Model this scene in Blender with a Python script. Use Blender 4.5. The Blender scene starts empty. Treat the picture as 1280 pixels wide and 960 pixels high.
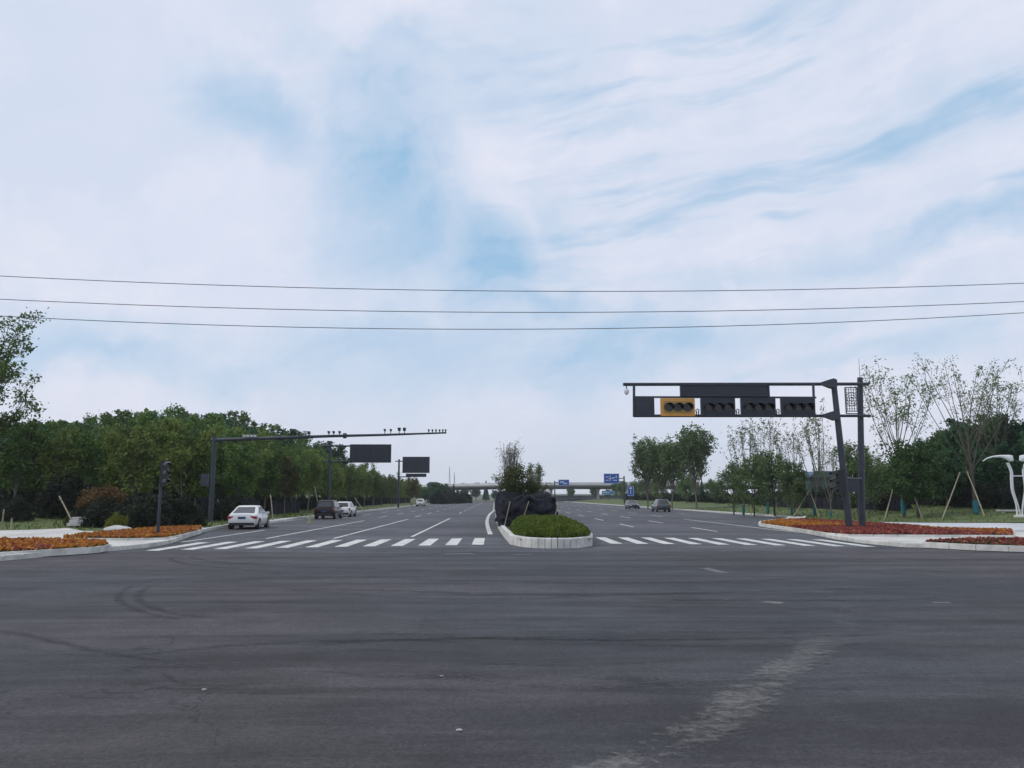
import bpy, bmesh, math, random
import numpy as np
from mathutils import Vector, Matrix, noise as mnoise
R = math.radians
random.seed(7); rng = np.random.default_rng(7)
scene = bpy.context.scene
col = scene.collection

# ------------------------------------------------------------------ camera
F = 1000.0
TH = math.atan(.141); PH = R(1.248); CAMZ = 2.0
cam_d = bpy.data.cameras.new('camera'); cam = bpy.data.objects.new('camera', cam_d); col.objects.link(cam)
cam_d.sensor_width = 36; cam_d.lens = 36 * F / 1280; cam_d.clip_end = 9000; cam_d.clip_start = .1
cam.location = (0, 0, CAMZ); cam.rotation_euler = (R(90) + TH, 0, -PH)
scene.camera = cam

def ray(px, py):
    u = (px - 640) / F; v = (480 - py) / F
    fwd = math.cos(TH) - v * math.sin(TH); up = math.sin(TH) + v * math.cos(TH)
    return Vector((u * math.cos(PH) + fwd * math.sin(PH), -u * math.sin(PH) + fwd * math.cos(PH), up))
def g(px, py, z=0.0):            # point on the ground (height z) seen at a photo pixel
    r = ray(px, py); k = (z - CAMZ) / r.z
    return (r.x * k, r.y * k)
def at(px, py, Y):               # point at distance Y along the road
    r = ray(px, py); k = Y / r.y
    return Vector((r.x * k, Y, CAMZ + r.z * k))

# ------------------------------------------------------------------ light
SUN_EL = R(50); SUN_AZ = R(-98)      # azimuth from +Y, towards the left
sd = Vector((math.sin(SUN_AZ) * math.cos(SUN_EL), math.cos(SUN_AZ) * math.cos(SUN_EL), math.sin(SUN_EL)))
sun_d = bpy.data.lights.new('sun', 'SUN'); sun_d.energy = 1.5; sun_d.angle = R(14); sun_d.color = (1, .95, .88)
sun = bpy.data.objects.new('sun', sun_d); col.objects.link(sun)
sun.rotation_euler = (-sd).to_track_quat('-Z', 'Y').to_euler(); sun.location = (0, 0, 100)

scene.view_settings.view_transform = 'Standard'; scene.view_settings.look = 'None'
scene.view_settings.exposure = 0; scene.view_settings.gamma = 1
scene.view_settings.use_curve_mapping = False
scene.cycles.max_bounces = 5; scene.cycles.transparent_max_bounces = 12; scene.cycles.volume_bounces = 2
scene.cycles.diffuse_bounces = 3

# ------------------------------------------------------------------ sky
w = bpy.data.worlds.new('World'); scene.world = w; w.use_nodes = True
nt = w.node_tree; N = nt.nodes; L = nt.links; N.clear()
def nd(t, **k):
    n = N.new(t)
    for a, b in k.items(): setattr(n, a, b)
    return n
out = nd('ShaderNodeOutputWorld'); bg = nd('ShaderNodeBackground'); bg.inputs[1].default_value = .1
L.new(bg.outputs[0], out.inputs[0])
sky = nd('ShaderNodeTexSky', sky_type='NISHITA', sun_disc=False, sun_elevation=SUN_EL, sun_rotation=SUN_AZ)
sky.air_density = 1.0; sky.dust_density = 1.5; sky.ozone_density = 1.2
tc = nd('ShaderNodeTexCoord')
def m(op, a, b=None, c=None, clamp=False):
    n = nd('ShaderNodeMath', operation=op); n.use_clamp = clamp
    for i, v in enumerate((a, b, c)):
        if v is None: continue
        if isinstance(v, (int, float)): n.inputs[i].default_value = v
        else: L.new(v, n.inputs[i])
    return n.outputs[0]
def vm(op, a, b=None, scale=None):
    n = nd('ShaderNodeVectorMath', operation=op)
    for i, v in enumerate((a, b)):
        if v is None: continue
        if isinstance(v, tuple): n.inputs[i].default_value = v
        else: L.new(v, n.inputs[i])
    if scale is not None: n.inputs['Scale'].default_value = scale
    return n.outputs[0]
def noise(vec, scale, detail=6, rough=.55, dist=0, col=False):
    n = nd('ShaderNodeTexNoise'); n.inputs['Scale'].default_value = scale; n.inputs['Detail'].default_value = detail
    n.inputs['Roughness'].default_value = rough; n.inputs['Distortion'].default_value = dist
    L.new(vec, n.inputs['Vector']); return n.outputs['Color' if col else 'Fac']
def mapr(v, a, b, c, d, smooth=True):
    n = nd('ShaderNodeMapRange'); n.interpolation_type = 'SMOOTHSTEP' if smooth else 'LINEAR'
    for i, x in enumerate((a, b, c, d)): n.inputs[1 + i].default_value = x
    L.new(v, n.inputs[0]); return n.outputs[0]
def mapping(v, loc=(0,0,0), rot=(0,0,0), sc=(1,1,1), typ='POINT'):
    n = nd('ShaderNodeMapping', vector_type=typ); L.new(v, n.inputs[0])
    n.inputs[1].default_value = loc; n.inputs[2].default_value = rot; n.inputs[3].default_value = sc
    return n.outputs[0]
D = tc.outputs['Generated']
warp = vm('SCALE', vm('SUBTRACT', noise(D, 3.5, 5, .6, 0, True), (.5, .5, .5)), scale=.22)
DW = vm('ADD', D, warp)
def pdir(px, py):
    v = Vector((px - 618, 1000, 621 - py)).normalized(); return v
def blob(px, py, rx, rz, ang, amt, soft=1.0):
    c = pdir(px, py)
    t = mapping(DW, (c.x, 0, c.z), (0, R(-ang), 0), (rx / 1000, 1e3, rz / 1000), 'TEXTURE')
    ln = vm('LENGTH', t)
    node = ln.node
    return m('MULTIPLY', mapr(node.outputs['Value'], 0, 1, 1, 0), amt)
blue = blob(500, 225, 175, 215, -20, 1.1)
for a in ((300, 150, 150, 85, -20, .60), (600, 335, 120, 120, -35, .9), (660, 388, 150, 34, -6, .95), (560, 60, 240, 90, 0, .55), (400, 60, 130, 110, 0, .4), (1185, 292, 330, 50, 10, .80), (1020, 325, 260, 34, 9, .65), (470, 110, 150, 90, -25, .6),
          (620, 60, 160, 110, 0, .62), (760, 130, 150, 26, 12, .45), (900, 425, 420, 60, 4, .85), (740, 460, 360, 60, 3, .8), (480, 445, 450, 65, 3, .8), (200, 470, 380, 55, 0, .7), (1150, 450, 330, 45, 3, .65), (700, 250, 60, 120, 0, .35),
          (1240, 60, 190, 90, 0, .45), (1130, 95, 120, 22, 18, .45), (1190, 110, 90, 14, 18, .5), (100, 430, 260, 40, 5, .35), (430, 300, 120, 40, 20, .35)):
    blue = m('MAXIMUM', blue, blob(*a))
# streaked cirrus, planar projection of the sky vault
sep = nd('ShaderNodeSeparateXYZ'); L.new(D, sep.inputs[0])
DR = vm('ADD', D, vm('SCALE', vm('SUBTRACT', noise(D, 4, 3, .5, 0, True), (.5, .5, .5)), scale=.07))
rip = noise(mapping(mapping(DR, rot=(0, R(7), 0)), sc=(2.2, 2.2, 13)), 1.25, 5, .55, .2)
rip2 = noise(mapping(mapping(DR, rot=(0, R(8), 0)), sc=(3.2, 3.2, 26)), 1.3, 4, .6, .2)
rr0 = m('ADD', m('MULTIPLY', rip, .65), m('MULTIPLY', rip2, .35))
stm = mapr(sep.outputs[0], -.10, .16, .10, 1)                     # ripples mostly to the right
up = mapr(sep.outputs[2], .16, .34, .25, 1)
sa = m('MULTIPLY', stm, up)
gap_ = m('MULTIPLY', mapr(rr0, .36, .50, 1, 0), sa)               # blue gaps between the ripples
crest = m('MULTIPLY', mapr(rr0, .50, .64, 0, 1), sa)              # bright crests
wisp = noise(mapping(mapping(DW, rot=(0, R(25), 0)), sc=(2, 2, 6)), 1.6, 7, .6, .4)
bl = m('MULTIPLY', blue, mapr(wisp, .30, .62, 1.0, .45))
cov = m('SUBTRACT', 1.0, m('ADD', bl, m('ADD', m('MULTIPLY', gap_, .52), m('MULTIPLY', mapr(noise(DW, 3.6, 8, .62), .40, .66, .22, 0), 1.0))), clamp=True)
cr = nd('ShaderNodeMix', data_type='RGBA'); L.new(m('ADD', m('MULTIPLY', crest, .55), mapr(noise(DW, 2.4, 7, .6), .36, .64, 0, .75)), cr.inputs[0])
cr.inputs[6].default_value = (7.2, 7.65, 8.95, 1); cr.inputs[7].default_value = (8.5, 8.45, 9.5, 1)
mx = nd('ShaderNodeMix', data_type='RGBA'); L.new(cov, mx.inputs[0])
skyb = nd('ShaderNodeMix', data_type='RGBA'); skyb.inputs[0].default_value = .78
L.new(sky.outputs[0], skyb.inputs[6]); skyb.inputs[7].default_value = (3.7, 6.2, 8.7, 1)
L.new(skyb.outputs[2], mx.inputs[6]); L.new(cr.outputs[2], mx.inputs[7])
hz = nd('ShaderNodeMix', data_type='RGBA'); L.new(mapr(sep.outputs[2], -.02, .12, .75, 0), hz.inputs[0])
L.new(mx.outputs[2], hz.inputs[6]); hz.inputs[7].default_value = (6.9, 7.3, 8.4, 1)
L.new(hz.outputs[2], bg.inputs[0])

# ------------------------------------------------------------------ materials
MATS = {}
def mat(name, c, rough=.8, metal=0, c2=None, scale=5, detail=5, bump=0, bscale=None, obj_random=0, spec=.5, lo=.35, hi=.65, stretch=None):
    if name in MATS: return MATS[name]
    x = bpy.data.materials.new(name); x.use_nodes = True; t = x.node_tree; b = t.nodes['Principled BSDF']
    b.inputs['Base Color'].default_value = (*c, 1); b.inputs['Roughness'].default_value = rough; b.inputs['Metallic'].default_value = metal
    b.inputs['Specular IOR Level'].default_value = spec
    geo = t.nodes.new('ShaderNodeNewGeometry')
    vec = geo.outputs['Position']
    if stretch:
        mp = t.nodes.new('ShaderNodeMapping'); mp.inputs[3].default_value = stretch; t.links.new(vec, mp.inputs[0]); vec = mp.outputs[0]
    if c2:
        n = t.nodes.new('ShaderNodeTexNoise'); n.inputs['Scale'].default_value = scale; n.inputs['Detail'].default_value = detail; t.links.new(vec, n.inputs['Vector'])
        r = t.nodes.new('ShaderNodeMapRange'); r.inputs[1].default_value = lo; r.inputs[2].default_value = hi; t.links.new(n.outputs[0], r.inputs[0])
        mi = t.nodes.new('ShaderNodeMix'); mi.data_type = 'RGBA'; t.links.new(r.outputs[0], mi.inputs[0])
        mi.inputs[6].default_value = (*c, 1); mi.inputs[7].default_value = (*c2, 1)
        last = mi.outputs[2]
        if obj_random:
            oi = t.nodes.new('ShaderNodeObjectInfo'); hs = t.nodes.new('ShaderNodeHueSaturation')
            rr = t.nodes.new('ShaderNodeMapRange'); rr.inputs[3].default_value = 1 - obj_random; rr.inputs[4].default_value = 1 + obj_random
            t.links.new(oi.outputs['Random'], rr.inputs[0]); t.links.new(rr.outputs[0], hs.inputs['Value'])
            t.links.new(last, hs.inputs['Color']); last = hs.outputs[0]
        t.links.new(last, b.inputs['Base Color'])
    if bump:
        n = t.nodes.new('ShaderNodeTexNoise'); n.inputs['Scale'].default_value = bscale or scale * 4; n.inputs['Detail'].default_value = 4; t.links.new(geo.outputs['Position'], n.inputs['Vector'])
        bp = t.nodes.new('ShaderNodeBump'); bp.inputs['Strength'].default_value = bump; bp.inputs['Distance'].default_value = .03
        t.links.new(n.outputs[0], bp.inputs['Height']); t.links.new(bp.outputs[0], b.inputs['Normal'])
    MATS[name] = x; return x
def leafmat(name, c, c2, rnd=.25, scale=.9, trans=.25):
    if name in MATS: return MATS[name]
    x = bpy.data.materials.new(name); x.use_nodes = True; t = x.node_tree; t.nodes.clear()
    o = t.nodes.new('ShaderNodeOutputMaterial'); geo = t.nodes.new('ShaderNodeNewGeometry'); oi = t.nodes.new('ShaderNodeObjectInfo')
    n = t.nodes.new('ShaderNodeTexNoise'); n.inputs['Scale'].default_value = scale; n.inputs['Detail'].default_value = 3; t.links.new(geo.outputs['Position'], n.inputs['Vector'])
    a = t.nodes.new('ShaderNodeMath'); a.operation = 'MULTIPLY_ADD'; t.links.new(geo.outputs['Random Per Island'], a.inputs[0]); a.inputs[1].default_value = .45
    s = t.nodes.new('ShaderNodeMapRange'); s.inputs[1].default_value = .35; s.inputs[2].default_value = .65; s.inputs[3].default_value = 0; s.inputs[4].default_value = .55
    t.links.new(n.outputs[0], s.inputs[0]); t.links.new(s.outputs[0], a.inputs[2])
    mi = t.nodes.new('ShaderNodeMix'); mi.data_type = 'RGBA'; mi.inputs[6].default_value = (*c, 1); mi.inputs[7].default_value = (*c2, 1); t.links.new(a.outputs[0], mi.inputs[0])
    hs = t.nodes.new('ShaderNodeHueSaturation'); rr = t.nodes.new('ShaderNodeMapRange'); rr.inputs[3].default_value = 1 - rnd; rr.inputs[4].default_value = 1 + rnd
    t.links.new(oi.outputs['Random'], rr.inputs[0]); t.links.new(rr.outputs[0], hs.inputs['Value']); t.links.new(mi.outputs[2], hs.inputs['Color'])
    d = t.nodes.new('ShaderNodeBsdfPrincipled'); d.inputs['Roughness'].default_value = .6; d.inputs['Specular IOR Level'].default_value = .25
    t.links.new(hs.outputs[0], d.inputs['Base Color'])
    tr = t.nodes.new('ShaderNodeBsdfTranslucent'); t.links.new(hs.outputs[0], tr.inputs[0])
    ms = t.nodes.new('ShaderNodeMixShader'); ms.inputs[0].default_value = trans
    t.links.new(d.outputs[0], ms.inputs[1]); t.links.new(tr.outputs[0], ms.inputs[2]); t.links.new(ms.outputs[0], o.inputs[0])
    MATS[name] = x; return x

M_steel = mat('painted_steel', (.030, .037, .052), .45, .3, (.045, .052, .068), 3)
M_panelback = mat('panel_back', (.018, .024, .036), .5, .1, (.026, .032, .046), 2)
M_black = mat('black_plastic', (.008, .009, .013), .4)
M_lens = mat('lamp_lens', (.012, .010, .010), .15)
M_orange = mat('orange_paint', (.72, .33, .05), .5, 0, (.58, .28, .06), 6)
M_white = mat('white_paint', (.70, .72, .74), .4, 0, (.6, .62, .63), 4)
M_conc = mat('concrete', (.50, .50, .48), .85, 0, (.38, .385, .375), 1.3, 6, .2, 30)
M_concd = mat('weathered_concrete', (.62, .63, .63), .85, 0, (.50, .51, .51), .3, 6)
M_kerb = mat('kerb_stone', (.68, .68, .64), .8, 0, (.46, .46, .43), 2.0, 6, .3, 20)
M_soil = mat('soil', (.06, .045, .03), .95, 0, (.035, .03, .02), 3)
M_bark = mat('bark', (.085, .075, .06), .9, 0, (.05, .045, .038), 4, 5)
M_barkl = mat('pale_bark', (.17, .16, .135), .9, 0, (.10, .09, .075), 4, 5)
M_stake = mat('bamboo', (.30, .28, .19), .7, 0, (.20, .18, .12), 3)
M_teal = mat('teal_wrap', (.008, .15, .17), .7, 0, (.006, .10, .13), 6)
M_net = mat('shade_net_cloth', (.004, .005, .008), .75, 0, (.014, .017, .028), 1.2, 6, .8, 9, spec=.2)
M_blue = mat('sign_blue', (.008, .075, .38), .4, 0, (.012, .09, .42), 2)
M_cyan = mat('sign_pale_blue', (.06, .25, .42), .4)
M_glass = mat('window_glass', (.02, .025, .03), .08, 0, spec=.8)
M_tyre = mat('tyre_rubber', (.012, .012, .013), .8)
M_rim = mat('alloy', (.4, .41, .42), .3, .9)
M_trim = mat('dark_trim', (.012, .012, .014), .6)
M_plate = mat('plate_blue', (.012, .05, .14), .4)
M_tail = mat('tail_lamp', (.32, .012, .03), .25)
M_head = mat('head_lamp', (.6, .62, .64), .15)

# ------------------------------------------------------------------ mesh helpers
class MB:
    def __init__(s): s.v = []; s.f = []; s.mi = []
    def add(s, vs, fs, k=0):
        o = len(s.v); s.v += [tuple(v) for v in vs]; s.f += [tuple(i + o for i in f) for f in fs]; s.mi += [k] * len(fs); return s
    def box(s, c, d, rot=None, k=0):
        x, y, z = (a / 2 for a in d); P = [Vector((i * x, j * y, l * z)) for i in (-1, 1) for j in (-1, 1) for l in (-1, 1)]
        if rot: P = [rot @ p for p in P]
        c = Vector(c)
        return s.add([p + c for p in P], [(0,1,3,2),(4,6,7,5),(0,4,5,1),(2,3,7,6),(0,2,6,4),(1,5,7,3)], k)
    def tube(s, pts, rad, n=8, k=0, cap=True):
        pts = [Vector(p) for p in pts]; rad = rad if hasattr(rad, '__len__') else [rad] * len(pts)
        vs = []; ref = Vector((.13, .2, 1)).normalized()
        for i, p in enumerate(pts):
            t = (pts[min(i + 1, len(pts) - 1)] - pts[max(i - 1, 0)]).normalized()
            a = t.cross(ref if abs(t.dot(ref)) < .95 else Vector((1, 0, 0))).normalized(); b = t.cross(a)
            vs += [p + (a * math.cos(2 * math.pi * j / n) + b * math.sin(2 * math.pi * j / n)) * rad[i] for j in range(n)]
        fs = [(i * n + j, i * n + (j + 1) % n, (i + 1) * n + (j + 1) % n, (i + 1) * n + j) for i in range(len(pts) - 1) for j in range(n)]
        if cap: fs += [tuple(range(n))[::-1], tuple((len(pts) - 1) * n + j for j in range(n))]
        return s.add(vs, fs, k)
    def prism(s, poly, a, b, axis='y', k=0):   # polygon in the plane across 'axis', from a to b
        def P(u, w_, t): return {'y': (u, t, w_), 'x': (t, u, w_), 'z': (u, w_, t)}[axis]
        n = len(poly); vs = [P(u, w_, a) for u, w_ in poly] + [P(u, w_, b) for u, w_ in poly]
        return s.add(vs, [tuple(range(n)), tuple(range(2 * n - 1, n - 1, -1))] + [(i, i + n, (i + 1) % n + n, (i + 1) % n) for i in range(n)], k)
    def loft(s, rings, k=0, cap=True, closed=True):
        n = len(rings[0]); vs = [p for r in rings for p in r]; m_ = n if closed else n - 1
        fs = [(i * n + j, i * n + (j + 1) % n, (i + 1) * n + (j + 1) % n, (i + 1) * n + j) for i in range(len(rings) - 1) for j in range(m_)]
        if cap: fs += [tuple(range(n))[::-1], tuple((len(rings) - 1) * n + j for j in range(n))]
        return s.add(vs, fs, k)
    def build(s, name, mats, parent=None, smooth=30, loc=None, fix=True):
        me = bpy.data.meshes.new(name); me.from_pydata(s.v, [], s.f)
        for x in (mats if isinstance(mats, (list, tuple)) else [mats]): me.materials.append(x)
        if any(s.mi): me.polygons.foreach_set('material_index', s.mi)
        if fix:
            bm = bmesh.new(); bm.from_mesh(me); bmesh.ops.recalc_face_normals(bm, faces=bm.faces); bm.to_mesh(me); bm.free()
        if smooth:
            me.polygons.foreach_set('use_smooth', [True] * len(me.polygons)); me.set_sharp_from_angle(angle=R(smooth))
        me.update()
        o = bpy.data.objects.new(name, me); col.objects.link(o); o.parent = parent
        if loc is not None: o.location = loc
        return o
def npmesh(name, V, Fc, mats, mi=None, parent=None):        # fast mesh of quads from numpy
    me = bpy.data.meshes.new(name); nv, nf = len(V), len(Fc)
    me.vertices.add(nv); me.vertices.foreach_set('co', np.asarray(V, dtype=np.float32).ravel())
    me.loops.add(nf * 4); me.loops.foreach_set('vertex_index', np.asarray(Fc, dtype=np.int32).ravel())
    me.polygons.add(nf); me.polygons.foreach_set('loop_start', np.arange(0, nf * 4, 4, dtype=np.int32))
    for x in (mats if isinstance(mats, (list, tuple)) else [mats]): me.materials.append(x)
    if mi is not None: me.polygons.foreach_set('material_index', np.asarray(mi, dtype=np.int32))
    me.update(calc_edges=True); me.validate()
    o = bpy.data.objects.new(name, me); col.objects.link(o); o.parent = parent
    return o
def leaves(C, size, flat=.0, aspect=.55, r=rng):              # diamond leaves at points C
    n = len(C); a = r.normal(size=(n, 3)); a[:, 2] *= (1 - flat); a /= np.linalg.norm(a, axis=1)[:, None]
    b = np.cross(a, r.normal(size=(n, 3))); b /= np.linalg.norm(b, axis=1)[:, None] + 1e-9
    s_ = (size * r.uniform(.6, 1.3, n))[:, None]
    V = np.stack([C - a * s_, C + b * s_ * aspect, C + a * s_, C - b * s_ * aspect], 1).reshape(-1, 3)
    return V, np.arange(n * 4).reshape(-1, 4)
def tag(o, label=None, cat=None, group=None, kind=None):
    if label: o['label'] = label
    if cat: o['category'] = cat
    if group: o['group'] = group
    if kind: o['kind'] = kind
    return o
def struct(o): o['kind'] = 'structure'; return o
def empty(name, loc=(0, 0, 0), rz=0):
    o = bpy.data.objects.new(name, None); col.objects.link(o); o.location = loc; o.rotation_euler = (0, 0, rz); o.empty_display_size = .3
    return o
def copy_tree(o, parent=None):
    c = o.copy(); col.objects.link(c); c.parent = parent
    for ch in [x for x in KIDS.get(o.name, [])]: copy_tree(ch, c)
    return c
KIDS = {}
def remember(o):
    ks = list(o.children); KIDS[o.name] = ks
    for k_ in ks: remember(k_)

def S(t): t = min(1, max(0, t)); return t * t * (3 - 2 * t)
def H(x, y):                     # verge heights either side of the road
    if x < 0:
        return .15 + .45 * S((-x - 24) / 10) * S((y - 48) / 12) + 6.5 * S((-x - 36) / 30) * S((y - 72) / 50)
    return .15 + 1.05 * S((x - 29.5) / 16) * S((y - 48) / 16)
FLAT15 = lambda x, y: .15
def fill(name, poly, m_, zoff=0, step=4, hf=H, parent=None, cuts=True):
    bm = bmesh.new(); vs = [bm.verts.new((x, y, 0)) for x, y in poly]; bm.faces.new(vs)
    if cuts:
        xs = [p[0] for p in poly]; ys = [p[1] for p in poly]
        for lo_, hi_, ax in ((min(xs), max(xs), Vector((1, 0, 0))), (min(ys), max(ys), Vector((0, 1, 0)))):
            k = lo_ + step
            while k < hi_:
                bmesh.ops.bisect_plane(bm, geom=bm.verts[:] + bm.edges[:] + bm.faces[:], plane_co=ax * k, plane_no=ax); k += step
    bmesh.ops.triangulate(bm, faces=bm.faces[:])
    for v in bm.verts: v.co.z = hf(v.co.x, v.co.y) + zoff
    bmesh.ops.recalc_face_normals(bm, faces=bm.faces)
    if sum(f.normal.z for f in bm.faces) < 0: bmesh.ops.reverse_faces(bm, faces=bm.faces)
    me = bpy.data.meshes.new(name); bm.to_mesh(me); bm.free(); me.materials.append(m_)
    me.polygons.foreach_set('use_smooth', [True] * len(me.polygons))
    o = bpy.data.objects.new(name, me); col.objects.link(o); o.parent = parent; return o
def strip(name, pts, width, z0, z1, m_, gap=None, side=0, hf=None):   # solid band along a polyline; gap = block length
    mb = MB(); P = [Vector((p[0], p[1])) for p in pts]
    nrm = []
    for i in range(len(P)):
        t = (P[min(i + 1, len(P) - 1)] - P[max(i - 1, 0)]).normalized(); nrm.append(Vector((-t.y, t.x)))
    def seg(a, na, b, nb):
        o = side * width / 2
        q = [a + na * (o - width / 2), a + na * (o + width / 2), b + nb * (o + width / 2), b + nb * (o - width / 2)]
        hz_ = [(hf(p.x, p.y) if hf else 0) for p in q]
        e = min(.03, (z1 - z0) * .3); cen = sum(q, Vector((0, 0))) / 4
        top = [p + (cen - p).normalized() * e for p in q]
        vs = [(p.x, p.y, z0) for p in q] + [(p.x, p.y, z1 - e + h) for p, h in zip(q, hz_)] + [(p.x, p.y, z1 + h) for p, h in zip(top, hz_)]
        mb.add(vs, [(0, 1, 5, 4), (1, 2, 6, 5), (2, 3, 7, 6), (3, 0, 4, 7), (4, 5, 9, 8), (5, 6, 10, 9), (6, 7, 11, 10), (7, 4, 8, 11), (8, 9, 10, 11)])
    for i in range(len(P) - 1):
        ln = (P[i + 1] - P[i]).length; n = max(1, round(ln / gap)) if gap else 1
        for k in range(n):
            a, b = k / n, (k + 1) / n - (.02 / (ln / n) / n if gap else 0)
            seg(P[i].lerp(P[i + 1], a), nrm[i].lerp(nrm[i + 1], a), P[i].lerp(P[i + 1], b), nrm[i].lerp(nrm[i + 1], b))
    return mb.build(name, m_, smooth=0)
def smoothpts(pts, n=5):
    out_ = []
    P = [Vector((p[0], p[1])) for p in pts]; P = [2 * P[0] - P[1]] + P + [2 * P[-1] - P[-2]]
    for i in range(1, len(P) - 2):
        for k in range(n):
            t = k / n; a, b, c, d = P[i - 1], P[i], P[i + 1], P[i + 2]
            out_.append(tuple(.5 * ((2 * b) + (-a + c) * t + (2 * a - 5 * b + 4 * c - d) * t * t + (-a + 3 * b - 3 * c + d) * t ** 3)))
    out_.append(tuple(P[-2])); return out_

# ------------------------------------------------------------------ ground and road
M_far = mat('far_fields', (.055, .075, .035), .95, 0, (.09, .10, .05), .02, 6)
gm = MB(); gm.add([(-1500, -90, -.06), (1500, -90, -.06), (1500, 1690, -.06), (-1500, 1690, -.06)], [(0, 1, 2, 3)])
struct(gm.build('ground', M_far, smooth=0))

def asphalt(name='asphalt', c1=(.050, .045, .050), c2=(.038, .044, .052), st_amp=1.0):
    x = bpy.data.materials.new(name); x.use_nodes = True; t = x.node_tree; b = t.nodes['Principled BSDF']
    geo = t.nodes.new('ShaderNodeNewGeometry'); P = geo.outputs['Position']
    def nz(sc, det=5, rough=.6, st_=None, dist=0):
        v = P
        if st_:
            mp = t.nodes.new('ShaderNodeMapping'); mp.inputs[3].default_value = st_[:3]; mp.inputs[2].default_value = (0, 0, R(st_[3])); t.links.new(P, mp.inputs[0]); v = mp.outputs[0]
        n = t.nodes.new('ShaderNodeTexNoise'); n.inputs['Scale'].default_value = sc; n.inputs['Detail'].default_value = det; n.inputs['Roughness'].default_value = rough; n.inputs['Distortion'].default_value = dist
        t.links.new(v, n.inputs['Vector']); return n.outputs[0]
    def mr(v, a, b_, c, d):
        n = t.nodes.new('ShaderNodeMapRange')
        for i, q in enumerate((a, b_, c, d)): n.inputs[1 + i].default_value = q
        t.links.new(v, n.inputs[0]); return n.outputs[0]
    def mu(a, b_):
        n = t.nodes.new('ShaderNodeMath'); n.operation = 'MULTIPLY'; t.links.new(a, n.inputs[0]); t.links.new(b_, n.inputs[1]); return n.outputs[0]
    big = mr(nz(.10, 4), .38, .62, .76, 1.20)
    blot = mr(nz(.9, 7, .72), .35, .66, .74, 1.20)
    streak = mr(nz(.75, 8, .74, (.10, 1.0, 1, 4), .6), .40, .60, .62, 1.28)
    agg = mr(nz(26, 7, 1.0), .38, .62, .28, 1.85)
    agg2 = mr(nz(11, 7, 1.0), .38, .62, .52, 1.50)
    val = mu(mu(mu(big, blot), mu(streak, agg)), agg2)
    mi = t.nodes.new('ShaderNodeMix'); mi.data_type = 'RGBA'; t.links.new(mr(nz(.06, 3), .4, .6, 0, 1), mi.inputs[0])
    mi.inputs[6].default_value = (*c1, 1); mi.inputs[7].default_value = (*c2, 1)
    vmul = t.nodes.new('ShaderNodeVectorMath'); vmul.operation = 'SCALE'; t.links.new(mi.outputs[2], vmul.inputs[0]); t.links.new(val, vmul.inputs['Scale'])
    # hairline cracks
    wv = t.nodes.new('ShaderNodeTexNoise'); wv.inputs['Scale'].default_value = 1.3; wv.inputs['Detail'].default_value = 6; t.links.new(P, wv.inputs['Vector'])
    wa = t.nodes.new('ShaderNodeVectorMath'); wa.operation = 'MULTIPLY_ADD'; t.links.new(wv.outputs['Color'], wa.inputs[0]); wa.inputs[1].default_value = (1.6, 1.6, 0); t.links.new(P, wa.inputs[2])
    ve = t.nodes.new('ShaderNodeTexVoronoi'); ve.feature = 'DISTANCE_TO_EDGE'; ve.inputs['Scale'].default_value = .16; t.links.new(wa.outputs[0], ve.inputs['Vector'])
    crack = mr(ve.outputs['Distance'], .0012, .0030, .50, 1); ck = mr(nz(.35, 3), .46, .56, 1, 0)
    cm = t.nodes.new('ShaderNodeMath'); cm.operation = 'MAXIMUM'; t.links.new(crack, cm.inputs[0]); t.links.new(ck, cm.inputs[1])
    vs2 = t.nodes.new('ShaderNodeVectorMath'); vs2.operation = 'SCALE'; t.links.new(vmul.outputs[0], vs2.inputs[0]); t.links.new(cm.outputs[0], vs2.inputs['Scale']); vmul = vs2
    # pale chips of stone
    vo = t.nodes.new('ShaderNodeTexVoronoi'); vo.inputs['Scale'].default_value = 14; t.links.new(P, vo.inputs['Vector'])
    chip = mr(vo.outputs['Distance'], .06, .09, 1, 0); sel = mr(nz(3.1, 1), .58, .66, 0, .8)
    m2 = t.nodes.new('ShaderNodeMix'); m2.data_type = 'RGBA'; t.links.new(mu(chip, sel), m2.inputs[0]); t.links.new(vmul.outputs[0], m2.inputs[6]); m2.inputs[7].default_value = (.22, .22, .21, 1)
    t.links.new(m2.outputs[2], b.inputs['Base Color'])
    b.inputs['Roughness'].default_value = .75; b.inputs['Specular IOR Level'].default_value = .34
    bp = t.nodes.new('ShaderNodeBump'); bp.inputs['Strength'].default_value = .8; bp.inputs['Distance'].default_value = .012
    t.links.new(nz(60, 5), bp.inputs['Height']); t.links.new(bp.outputs[0], b.inputs['Normal'])
    return x
M_asph = asphalt()
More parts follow.
